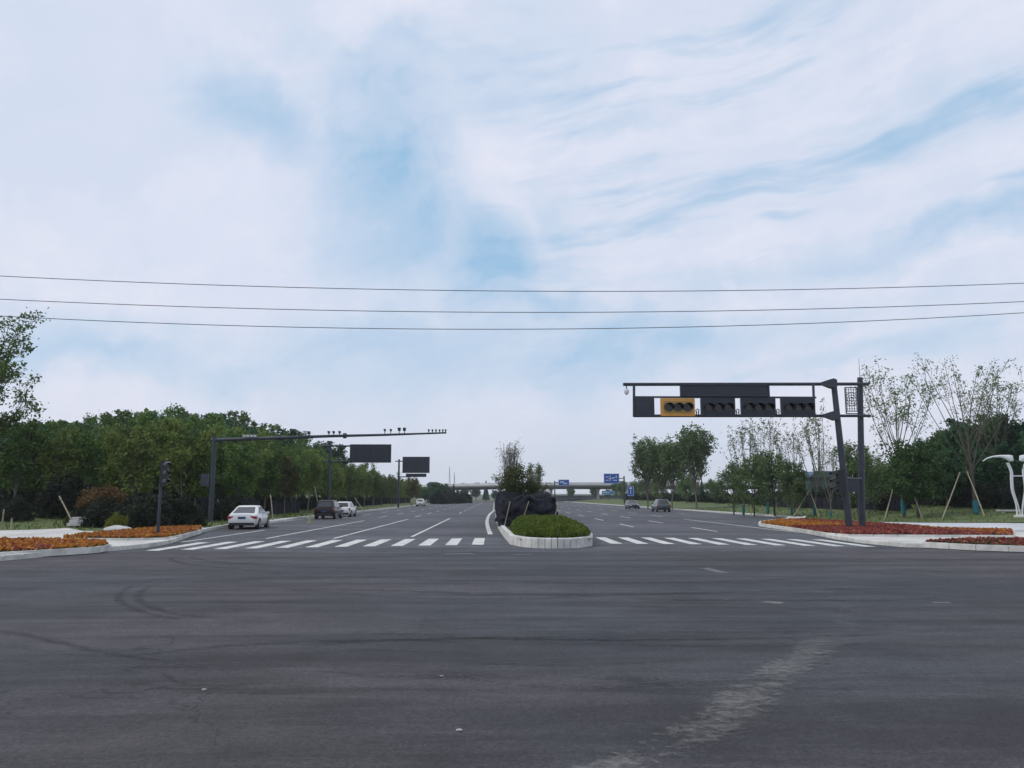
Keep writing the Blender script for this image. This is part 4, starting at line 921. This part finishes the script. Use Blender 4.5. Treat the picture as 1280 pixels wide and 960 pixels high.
# ------------------------------------------------------------------ far sign gantries (seen from behind on the left)
def sign_gantry(name, label, px_pole, d, y_top, panels, m_panel, arms, pole_bot=None, cat='road sign', marks=None, rad=.2):
    p = at(px_pole, 620, d); z0 = H(p.x, d) if (p.x < -17.9 or p.x > 28.7) else .0
    e = empty(name, (p.x, d, z0)); tag(e, label, cat)
    def Q(px, py): v = at(px, py, d); return Vector((v.x - p.x, 0, v.z - z0))
    zt = Q(px_pole, y_top).z
    mb = MB(); mb.tube([(0, 0, 0), (0, 0, zt * .5), (0, 0, zt)], [rad, rad * .9, rad * .8], 10); mb.build('pole', M_steel, e)
    for (xa, xb, y_) in arms:
        mb = MB(); mb.tube([Q(xa, y_), Q(xb, y_)], rad * .5, 8); mb.build('arm', M_steel, e)
    for i, (x0, y0, x1, y1) in enumerate(panels):
        a, b = Q(x0, y0), Q(x1, y1); mb = MB(); mb.box(((a.x + b.x) / 2, -.2, (a.z + b.z) / 2), (b.x - a.x, .12, a.z - b.z)); po = mb.build('panel', m_panel, e, 0)
        if m_panel is M_panelback:
            rb = MB()
            for k_ in range(6): rb.box((a.x + (b.x - a.x) * (k_ + .5) / 6, -.29, (a.z + b.z) / 2), (.07, .05, (a.z - b.z) * .96))
            for k_ in range(3): rb.box(((a.x + b.x) / 2, -.33, b.z + (a.z - b.z) * (k_ + .5) / 3), ((b.x - a.x) * .98, .03, .06))
            rb.build('stiffener', M_steel, po, 0)
        else:
            fr = MB(); t_ = .06
            for zz in (a.z - .08, b.z + .08): fr.box(((a.x + b.x) / 2, -.27, zz), (b.x - a.x - .16, .012, t_))
            for xx in (a.x + .08, b.x - .08): fr.box((xx, -.27, (a.z + b.z) / 2), (t_, .012, a.z - b.z - .16))
            for (u0, v0, u1, v1) in (marks or []):
                fr.box((a.x + (b.x - a.x) * (u0 + u1) / 2, -.271, b.z + (a.z - b.z) * (v0 + v1) / 2), ((b.x - a.x) * (u1 - u0), .012, (a.z - b.z) * (v1 - v0)))
            fr.build('marking', M_white, po, 0)
    return e
sign_gantry('sign_gantry', 'nearer of the two big blank dark panels on a post over the left road', 411, 97, 553, [(438, 555.5, 489, 578.5)], M_panelback, [(404, 489, 557.5), (404, 440, 577)], cat='sign gantry')
sign_gantry('sign_gantry', 'farther dark panel with a smaller lower strip, on a post over the left road', 498, 150, 574, [(503.5, 571, 537, 591.3), (507.5, 592, 533, 596.3)], M_panelback, [(494, 535, 576.5), (496, 512, 596)], cat='sign gantry')
mk = [(.12, .62, .30, .70), (.38, .25, .43, .80), (.12, .30, .30, .37), (.55, .55, .72, .63), (.58, .30, .86, .37), (.78, .55, .83, .80), (.30, .48, .62, .53)]
sign_gantry('direction_sign', 'larger blue direction sign on a cantilever post in front of the overpass', 780.5, 185, 595, [(754.5, 592, 774, 604.5)], M_blue, [(774, 781, 598), (774, 781, 602)], marks=mk)
sign_gantry('direction_sign', 'small blue direction sign left of the larger one, above the overpass', 693.5, 288, 601, [(698, 599.5, 711.5, 607)], M_blue, [(693, 700, 603)], marks=[(.15, .5, .4, .7), (.5, .3, .8, .45), (.45, .3, .5, .8)], rad=.25)
sign_gantry('road_sign', 'small upright blue road sign beside the far parked car', 788, 172, 607, [(784, 607.5, 792.2, 620)], M_blue, [], marks=[(.3, .7, .7, .85), (.45, .2, .55, .65)], rad=.08)
sign_gantry('road_sign', 'pale blue board low in front of the overpass', 760, 270, 613, [(752, 613.5, 768, 618.3)], M_cyan, [], marks=[(.1, .45, .6, .6)], rad=.1)

# ------------------------------------------------------------------ overpass
ov = empty('overpass', (0, 300, 0)); tag(ov, 'long pale concrete overpass crossing the road in the distance', 'overpass')
curvep = [(-80, 420, 4.5), (-45, 375, 5.6), (-18, 338, 6.3), (8, 315, 6.5), (25, 305, 6.4), (60, 300, 6.3), (110, 300, 6.3), (180, 305, 6.0), (300, 320, 5.5)]
cs = []
for i in range(len(curvep) - 1):
    for k_ in range(5):
        t = k_ / 5; cs.append(Vector(curvep[i]).lerp(Vector(curvep[i + 1]), t))
cs.append(Vector(curvep[-1]))
def along(name, prof, m_, parent, off):
    rings = []
    for i, p in enumerate(cs):
        t = (cs[min(i + 1, len(cs) - 1)] - cs[max(i - 1, 0)]).normalized(); nn = Vector((-t.y, t.x, 0)).normalized()
        rings.append([p + nn * (a + off) + Vector((0, -300, b)) for a, b in prof])
    mb = MB(); mb.loft(rings); return mb.build(name, m_, parent, 30)
along('deck', [(-5, -.5), (-3.2, -1.5), (3.2, -1.5), (5, -.5), (5, 0), (-5, 0)], mat('deck_concrete', (.22, .23, .23), .85, 0, (.16, .165, .17), .2, 6), ov, 0)
along('parapet', [(-.15, 0.01), (.15, 0.01), (.1, .95), (-.1, .95)], M_concd, ov, -4.8)
along('parapet', [(-.15, 0.01), (.15, 0.01), (.1, .95), (-.1, .95)], M_concd, ov, 4.8)
for i in range(1, len(cs) - 1, 3):
    p = cs[i]
    if -3 < p.x < 3: p = Vector((2.2, p.y, p.z))
    pr = MB(); pr.tube([(p.x, p.y - 300, -.1), (p.x, p.y - 300, p.z - 2.2), (p.x, p.y - 300, p.z - 1.52)], [.5, .5, .9], 12); pr.build('pier', M_concd, ov)
rw = MB(); rw.box((170, 372, 1.2), (300, 1, 2.5)); rw.box((170, 371.4, 2.55), (300, .9, .2)); tag(rw.build('retaining_wall', mat('dark_wall', (.10, .105, .11), .9, 0, (.06, .065, .06), .2, 6), smooth=0), 'dark retaining wall seen in the gap beneath the overpass', 'wall')
lr = MB()
lr.box((75, 330, .8), (90, .12, .5)); 
for i in range(23): lr.box((32 + i * 4, 330.15, .5), (.12, .12, 1.0))
tag(lr.build('guard_rail', M_steel, smooth=0), 'dark guard rail at the foot of the overpass', 'guard rail')

# far skyline: trees, sheds, masts, hills
G5 = 'trees on the far skyline'
r5 = random.Random(9)
for i in range(46):
    x = -150 + i * 9.5 + r5.uniform(-3, 3); y = r5.uniform(385, 450)
    if 12 < x < 60 and y < 430: y += 30
    put(wood[i % 3], x, y, r5.uniform(.45, .8), 'distant tree on the skyline beyond the overpass', group=G5, z=0)
cone = empty('conifer'); cmb = MB(); cmb.tube([(0, 0, 0), (0, 0, 9)], [.2, .03], 6); cmb.build('trunk', M_bark, cone, fix=False)
q = np.random.default_rng(5); n = 4000; hz_ = q.uniform(.08, 1, n) ** 1.0; rad_ = (1 - hz_) * 1.9 * q.uniform(.4, 1, n) + .05; an = q.uniform(0, 6.28, n)
V, Fc = leaves(np.column_stack([np.cos(an) * rad_, np.sin(an) * rad_, hz_ * 9]), .2, r=q); npmesh('crown', V, Fc, LF_dark, parent=cone); remember(cone)
for px, d, ht, lab in ((607.5, 350, 601, 'small dark conifer on the skyline behind the overpass'), (567, 330, 605, 'dark conifer left of the overpass end, first of a pair'), (572, 332, 606, 'dark conifer left of the overpass end, second of a pair'), (877, 200, 600, 'small conifer on the horizon right of the upright trees')):
    v = at(px, ht, d); put(cone, v.x, d, v.z / 9, lab, z=0)
# sheds
def shed(name, px0, px1, d, ytop, yeave, m_w, m_r, label):
    a, b = at(px0, ytop, d), at(px1, yeave, d); e = empty(name, ((a.x + b.x) / 2, d, 0)); tag(e, label, 'building'); w_ = b.x - a.x
    mb = MB(); mb.box((0, 4, b.z / 2), (w_, 8, b.z)); mb.build('wall', m_w, e, 0)
    mb = MB(); mb.prism([(-w_ / 2 - .4, b.z + .01), (-w_ * .3, a.z), (w_ * .3, a.z), (w_ / 2 + .4, b.z + .01)], -.5, 8.5); mb.build('roof', m_r, e, 0)
    for k_ in range(4):
        mb = MB(); mb.box((w_ * (-.36 + .24 * k_), -.02, b.z * .6), (w_ * .12, .06, b.z * .25)); mb.build('window', M_glass, e, 0)
shed('shed', 1012, 1046, 120, 589, 597, mat('shed_wall', (.05, .085, .08), .8), mat('shed_roof', (.03, .085, .12), .6), 'blue roofed shed showing between the grove and the gantry')
shed('shed', 534, 548, 260, 602.5, 606, mat('far_wall', (.12, .13, .15), .8), mat('far_roof', (.08, .09, .11), .7), 'dark gabled building beside the green trees near the overpass')
for px, d, h_, lab in ((545, 255, 607, 'green tree covering the dark gabled building'), (553, 250, 608, 'green tree just right of the gabled building'), (540, 240, 612, 'low green tree in front of the gabled building'), (560, 262, 611, 'low tree left of the overpass end'), (532, 230, 614, 'low tree right of the far white car')):
    v = at(px, h_, d); put(wood[1], v.x, d, v.z / 9.5, lab)
Gb = 'bushes in front of the far left bend'
for px, d in ((556, 225), (566, 235), (574, 240), (582, 250), (548, 220)):
    v = at(px, 620, d); put(sh_dark, v.x, d, 1.7, 'dark bush in front of the far overpass end', 'shrub', Gb, z=0)
brn = row[2]; v = at(515, 600, 160); put(brn, v.x, 160, (v.z) / 7, 'orange brown tree below the farther dark panel')
for px, d, yt, lab in ((562, 420, 583, 'taller of two thin far masts'), (568, 430, 590, 'shorter of two thin far masts')):
    v = at(px, yt, d); mb = MB()
    for k_ in range(3):
        t = k_ * 2.1; mb.tube([(v.x + math.cos(t) * .8, d + math.sin(t) * .8, 0), (v.x, d, v.z)], .10, 4)
    for k_ in range(8): zz = v.z * (k_ + 1) / 9; rr2 = .8 * (1 - (k_ + 1) / 9); mb.tube([(v.x + math.cos(t_) * rr2, d + math.sin(t_) * rr2, zz) for t_ in (0, 2.1, 4.2, 6.283)], .06, 4)
    tag(mb.build('radio_mast', mat('far_steel', (.25, .27, .3), .6)), lab, 'mast')
# hills
def hills(y0, h_, x0, x1, seed, m_):
    r = np.random.default_rng(seed); n_ = 80; X = np.linspace(x0, x1, n_); prof = sum(np.sin(X / L_ + r.uniform(0, 6)) * a_ for L_, a_ in ((260, .5), (110, .3), (45, .12))); prof = h_ * (.65 + .35 * prof) * np.sin(np.linspace(.05, 3.09, n_)) ** .5
    mb = MB(); vs = []
    for j, (f, dy) in enumerate(((-.01, -120), (.55, -60), (1, 0), (.4, 90), (-.01, 180))): vs += [(x, y0 + dy, max(-.1, p * f)) for x, p in zip(X, prof)]
    mb.add(vs, [(j * n_ + i, j * n_ + i + 1, (j + 1) * n_ + i + 1, (j + 1) * n_ + i) for j in range(4) for i in range(n_ - 1)]); return struct(mb.build('hills', m_, smooth=180))
M_hill = mat('wooded_hill', (.035, .05, .028), .95, 0, (.055, .07, .035), .03, 8)
hills(900, 12, 120, 900, 1, M_hill); hills(1100, 14, -900, -120, 2, M_hill); hills(1450, 8, -500, 700, 3, M_hill)

# ------------------------------------------------------------------ power lines
M_wire = mat('cable', (.03, .035, .045), .6)
for lab, ys, r_ in (('uppermost of the three power lines', (345, 364, 354), .019), ('middle of the three power lines', (374, 390.5, 377), .019), ('lowest of the three power lines', (395, 411.5, 391), .019)):
    a, mm_, b = at(0, ys[0], 40), at(660, ys[1], 40), at(1280, ys[2], 40)
    X = np.array([a.x, mm_.x, b.x]); Z = np.array([a.z, mm_.z, b.z]); c_ = np.polyfit(X, Z, 2); mb = MB()
    mb.tube([(x, 40, float(np.polyval(c_, x))) for x in np.linspace(-48, 48, 49)], r_, 5); tag(mb.build('power_line', M_wire), lab, 'power line')

# ------------------------------------------------------------------ ornamental lamp on the right
LD = 58; p0 = at(1277.5, 655, LD); lz = H(p0.x, LD)
lm = empty('wing_lamp', (p0.x, LD, lz)); tag(lm, 'white ornamental lamp with curved wing shaped heads at the right edge', 'street lamp')
sc_l = .058
def lampside(sg_):
    for off, bow in ((-.03, .0), (.10, .12)):
        mb = MB(); pts = [(sg_ * (.10 + off * 2), 0, 0), (sg_ * (.22 + off), 0, .9), (sg_ * (.42 + bow), 0, 1.9), (sg_ * (.42 + bow), 0, 2.7), (sg_ * (.40 + bow), 0, 3.3), (sg_ * (.62 + bow), 0, 3.9)]
        P = [Vector(p) for p in pts]; out_ = []
        for i in range(len(P) - 1):
            for k_ in range(4):
                t = k_ / 4; a, b, c, d = P[max(i - 1, 0)], P[i], P[i + 1], P[min(i + 2, len(P) - 1)]
                out_.append(.5 * ((2 * b) + (-a + c) * t + (2 * a - 5 * b + 4 * c - d) * t * t + (-a + 3 * b - 3 * c + d) * t ** 3))
        out_.append(P[-1]); mb.tube(out_, .055, 8); mb.build('stem', M_white, lm)
    mb = MB(); rings = []
    for (x, z, h_, w_) in ((.22, 4.12, .10, .04), (.28, 4.24, .44, .08), (.50, 4.24, .52, .11), (.85, 4.34, .30, .13), (1.25, 4.40, .15, .13), (1.75, 4.36, .10, .11), (2.2, 4.22, .07, .08), (2.5, 4.02, .04, .04)):
        rings.append([(sg_ * x, w_ * math.cos(t), z + h_ / 2 * math.sin(t)) for t in [j * math.pi / 5 for j in range(10)]])
    mb.loft(rings); wg = mb.build('wing', M_white, lm, 60)
    ld = MB(); ld.box((sg_ * 1.3, 0, 4.31), (.8, .12, .03)); ld.build('lamp_glass', M_head, wg, 0)
lampside(-1); lampside(1)
mb = MB(); mb.tube([(-.45, 0, 2.95), (.45, 0, 2.95)], .04, 8); mb.build('cross_bar', M_white, lm)
mb = MB(); mb.tube([(0, 0, -.02), (0, 0, .10), (0, 0, .16)], [.5, .48, .3], 16); mb.build('base', M_conc, lm)
# low white kerb piece by the lamp
# two tiny signs
mb = MB(); x = at(1262, 645, 61).x; mb.box((x, 61, H(x, 61) + .18), (1.8, .45, .12)); mb.box((x - .6, 61, H(x, 61) + .05), (.2, .4, .18)); mb.box((x + .6, 61, H(x, 61) + .05), (.2, .4, .18)); tag(mb.build('stone_bench', M_conc, smooth=0), 'low pale slab bench on the grass behind the white lamp', 'bench')

# ------------------------------------------------------------------ cars
def car(name, kind, paint, x, y, rz, label, glass=M_glass, plate=M_plate, rearfirst=True):
    Lg, Wd, Hh = {'sedan': (4.7, 1.82, 1.46), 'suv': (4.55, 1.85, 1.70), 'hatch': (4.1, 1.74, 1.52)}[kind]
    e = empty(name, (x, y, 0), rz); tag(e, label, 'car', 'cars on the road')
    hw = Wd / 2; sh = {'sedan': .92, 'suv': 1.02, 'hatch': .93}[kind]
    st = {'sedan': [(-2.35, .74, .40, .74), (-2.30, .88, .28, .96), (-2.0, .98, .24, 1.04), (-1.2, 1.0, .22, 1.0), (0, 1.0, .2, .98), (1.0, 1.0, .2, .99), (1.55, .98, .22, .93), (2.05, .93, .24, .82), (2.28, .84, .28, .72), (2.35, .70, .36, .60)],
          'suv': [(-2.27, .86, .45, .92), (-2.2, .95, .32, 1.0), (-1.8, .99, .28, 1.0), (-1, 1, .26, 1.0), (0, 1, .26, .98), (1.0, 1, .26, .99), (1.5, .98, .28, .95), (2.0, .94, .30, .88), (2.2, .86, .34, .78), (2.27, .72, .42, .68)],
          'hatch': [(-2.05, .86, .42, .88), (-1.98, .95, .28, .98), (-1.6, .99, .24, 1.0), (-.8, 1, .22, 1.0), (0, 1, .22, .99), (.9, 1, .22, .99), (1.4, .98, .24, .92), (1.8, .93, .26, .82), (2.0, .84, .30, .74), (2.05, .7, .38, .62)]}[kind]
    def sec(y_, w_, zb, zt):
        W_ = hw * w_; Z = sh * zt
        pts = [(0, zb), (W_ * .86, zb), (W_ * .97, zb + .10), (W_, zb + (Z - zb) * .45), (W_ * .985, Z - .14), (W_ * .93, Z - .03), (W_ * .75, Z + .02), (W_ * .35, Z + .045), (0, Z + .05)]
        return [(px_, y_, pz) for px_, pz in pts] + [(-px_, y_, pz) for px_, pz in pts[-2:0:-1]]
    mb = MB(); mb.loft([sec(*s) for s in st])
    # cabin: rings in z
    yr0, yr1, yf1, yf0 = {'sedan': (-2.18, -.88, .30, 1.42), 'suv': (-2.18, -1.85, .30, 1.15), 'hatch': (-1.95, -1.45, .35, 1.15)}[kind]
    def cab(t):
        yb = yr0 + (yr1 - yr0) * t ** .85; yf = yf0 + (yf1 - yf0) * t ** .9; ww = hw * (.93 - .22 * t ** 1.1); zz = sh - .03 + (Hh - .06 - sh + .03) * t; r_ = .12
        return [(-ww + r_, yb, zz), (ww - r_, yb, zz), (ww, yb + r_ * 1.6, zz), (ww, (yb + yf) / 2, zz), (ww, yf - r_ * 2, zz), (ww - r_, yf, zz), (-ww + r_, yf, zz), (-ww, yf - r_ * 2, zz), (-ww, (yb + yf) / 2, zz), (-ww, yb + r_ * 1.6, zz)]
    top1 = [(a * .93, b * .93 + (yr1 + yf1) * .035, c + .045) for a, b, c in cab(1)]; top2 = [(a * .6, b * .7 + (yr1 + yf1) * .12, c + .062) for a, b, c in cab(1)]
    mb.loft([cab(0), cab(.35), cab(.7), cab(.93), cab(1), top1, top2])
    bo = mb.build('body', paint, e, 38)
    def lerp3(a, b, t): return Vector(a).lerp(Vector(b), t)
    def pane(nm, i, j, t0, t1, u0, u1, v0=None, v1=None, out_=.012):
        q = []
        for t, (ua, ub) in ((t0, (u0, u1)), (t1, (v0 if v0 is not None else u0, v1 if v1 is not None else u1))):
            c = cab(t); q.append((lerp3(c[i], c[j], ua), lerp3(c[i], c[j], ub)))
        tm = (t0 + t1) / 2; c = cab(tm); um = ((u0 + u1) / 2, (u0 + u1) / 2)
        nrm = (q[0][1] - q[0][0]).cross(q[1][0] - q[0][0]).normalized(); cen = (q[0][0] + q[1][1]) / 2
        if nrm.dot(cen - Vector((0, (yr1 + yf1) / 2, cen.z - .1))) < 0: nrm = -nrm
        rows = []
        for s_ in range(5):
            t = t0 + (t1 - t0) * s_ / 4; f = s_ / 4; ua = u0 + ((v0 if v0 is not None else u0) - u0) * f; ub = u1 + ((v1 if v1 is not None else u1) - u1) * f; c = cab(t)
            rows.append([lerp3(c[i], c[j], ua + (ub - ua) * k / 3) + nrm * (out_ + .012) for k in range(4)])
        m2 = MB(); m2.add([p for r2 in rows for p in r2], [(a * 4 + b, a * 4 + b + 1, (a + 1) * 4 + b + 1, (a + 1) * 4 + b) for a in range(4) for b in range(3)]); return m2.build(nm, glass, e, 60)
    pane('rear_window', 0, 1, .18, .88, .03, .97); pane('windscreen', 6, 5, .1, .92, .02, .98)
    for (i, j) in ((2, 4), (9, 7)):
        pane('side_window', i, j, .14, .86, .08 if kind != 'sedan' else .16, .50, .10 if kind != 'sedan' else .16); pane('side_window', i, j, .14, .86, .54, .96, .54, .97)
    # wheels
    wr_ = .33 if kind != 'suv' else .36; ya, yb = (-1.42, 1.38) if kind != 'hatch' else (-1.28, 1.22)
    for sx in (-1, 1):
        for yy in (ya, yb):
            ar = MB(); ar.tube([(sx * (hw - .2), yy, wr_), (sx * (hw + .004), yy, wr_)], wr_ + .055, 24); ar.build('wheel_arch', M_trim, e)
            wh = MB(); wh.tube([(sx * (hw - .2), yy, wr_), (sx * (hw - .01), yy, wr_), (sx * (hw + .012), yy, wr_)], [wr_, wr_, wr_ - .03], 24); wo = wh.build('wheel', M_tyre, e)
            rm = MB(); rm.tube([(sx * (hw + .008), yy, wr_), (sx * (hw + .018), yy, wr_)], wr_ * .62, 20)
            rm.build('rim', M_rim, wo)
    # bumper / lights / plate
    yb_ = st[0][0]; yf_ = st[-1][0]
    bm_ = MB(); bm_.box((0, yb_ + .10, .34 if kind != 'suv' else .42), (hw * 1.62, .24, .16 if kind != 'suv' else .26)); bm_.build('rear_bumper', M_trim, e, 0)
    bm_ = MB(); bm_.box((0, yf_ - .10, .32), (hw * 1.5, .24, .18)); bm_.build('front_bumper', M_trim, e, 0)
    lzz = sh * .80
    for sx in (-1, 1):
        l_ = MB(); l_.box((sx * hw * .74, yb_ + .07, lzz), (hw * .34, .12, .15 if kind == 'sedan' else .26)); l_.box((sx * hw * .90, yb_ + .17, lzz), (.13, .26, .13 if kind == 'sedan' else .24)); l_.build('tail_lamp', M_tail, e, 0)
        l_ = MB(); l_.box((sx * hw * .66, yf_ - .10, sh * .66), (hw * .34, .16, .13)); l_.build('headlight', M_head, e, 0)
        mr_ = MB(); mr_.box((sx * (hw + .06), .72, sh + .06), (.2, .12, .14)); mr_.build('wing_mirror', paint, e, 0)
        for yy in (-.35, .6):
            dh = MB(); dh.box((sx * (hw + .006), yy - .3, sh - .12), (.02, .16, .025)); dh.build('door_handle', M_trim, e, 0)
    pt = MB(); pt.box((0, yb_ - .005, lzz - (.02 if kind == 'sedan' else .12)), (.46, .03, .14)); pt.build('number_plate', plate, e, 0)
    pt = MB(); pt.box((0, yf_ + .005, .42), (.44, .03, .13)); pt.build('number_plate', plate, e, 0)
    return e
def paint(name, c, metal=0): 
    x = mat(name, c, .28, metal, spec=.5); x.node_tree.nodes['Principled BSDF'].inputs['Coat Weight'].default_value = .6; return x
P_w = paint('white_car_paint', (.72, .72, .70)); P_r = paint('dark_red_paint', (.008, .004, .006)); P_r.node_tree.nodes['Principled BSDF'].inputs['Coat Weight'].default_value = .15; P_r.node_tree.nodes['Principled BSDF'].inputs['Specular IOR Level'].default_value = .3; P_k = paint('black_paint', (.012, .013, .018)); P_g = paint('grey_green_paint', (.055, .065, .066), .3)
x, y = g(320, 661); car('white_saloon', 'sedan', P_w, -15.75, 52.6, R(5), 'white saloon car with a blue number plate stopped by the left kerb, seen from behind')
x, y = g(408, 649); car('dark_car', 'suv', P_r, x - .15, y + 1.8, R(0), 'dark red and black car behind the white saloon, left of the white hatchback')
x, y = g(428, 647.5); car('white_hatchback', 'hatch', P_w, x - .75, y + 5.5, R(0), 'white hatchback just ahead of the dark red car')
x, y = g(526, 633); car('white_car', 'hatch', P_w, x, y, R(0), 'tiny white car far off by the trees on the left', plate=M_plate)
x, y = g(793, 636.5); car('black_car', 'sedan', P_k, x, y + 2, R(180), 'black car facing the camera, farther of the two parked on the right', plate=M_plate)
x, y = g(829, 640); car('grey_estate', 'suv', P_g, x, y + 1.5, R(0), 'grey green estate car, nearer of the two parked on the right')
# roadside litter: a pale bollard near the dark car and stones on the asphalt
mb = MB(); x, y = g(387.5, 654); mb.tube([(x, y, 0), (x, y, .06), (x, y, .07), (x, y, .75)], [.25, .24, .13, .04], 10); tag(mb.build('traffic_cone', mat('dusty_yellow', (.30, .27, .14), .7)), 'dusty yellow cone standing behind the dark red car', 'cone')
for i, (px, py, s, lab) in enumerate(((255, 863, .020, 'pale pebble on the asphalt at the lower left'), (574, 914, .020, 'pale pebble on the asphalt at the bottom centre'), (552, 846, .018, 'pale pebble above the bottom centre one'))):
    bm = bmesh.new(); bmesh.ops.create_icosphere(bm, subdivisions=2, radius=s)
    for v in bm.verts: v.co = Vector((v.co.x * 1.4, v.co.y, v.co.z * .6)) * random.uniform(.85, 1.15)
    me = bpy.data.meshes.new('pebble'); bm.to_mesh(me); bm.free(); me.materials.append(M_conc); o = bpy.data.objects.new('pebble', me); col.objects.link(o); gx, gy = g(px, py); o.location = (gx, gy, s * .5); tag(o, lab, 'pebble')

# ------------------------------------------------------------------ haze
HAZE = True
if HAZE:
    hb = MB(); hb.box((0, 800, 29.5), (3200, 1800, 62)); ho_ = hb.build('haze', [], smooth=0)
    hm = bpy.data.materials.new('haze_air'); hm.use_nodes = True; t = hm.node_tree; t.nodes.clear(); o_ = t.nodes.new('ShaderNodeOutputMaterial'); pv = t.nodes.new('ShaderNodeVolumePrincipled')
    pv.inputs['Color'].default_value = (.97, .985, 1, 1); pv.inputs['Density'].default_value = .00025; pv.inputs['Anisotropy'].default_value = .6; t.links.new(pv.outputs[0], o_.inputs['Volume'])
    ho_.data.materials.clear(); ho_.data.materials.append(hm); ho_['kind'] = 'stuff'; ho_['label'] = 'thin pale blue air haze over the far road'; ho_['category'] = 'haze'
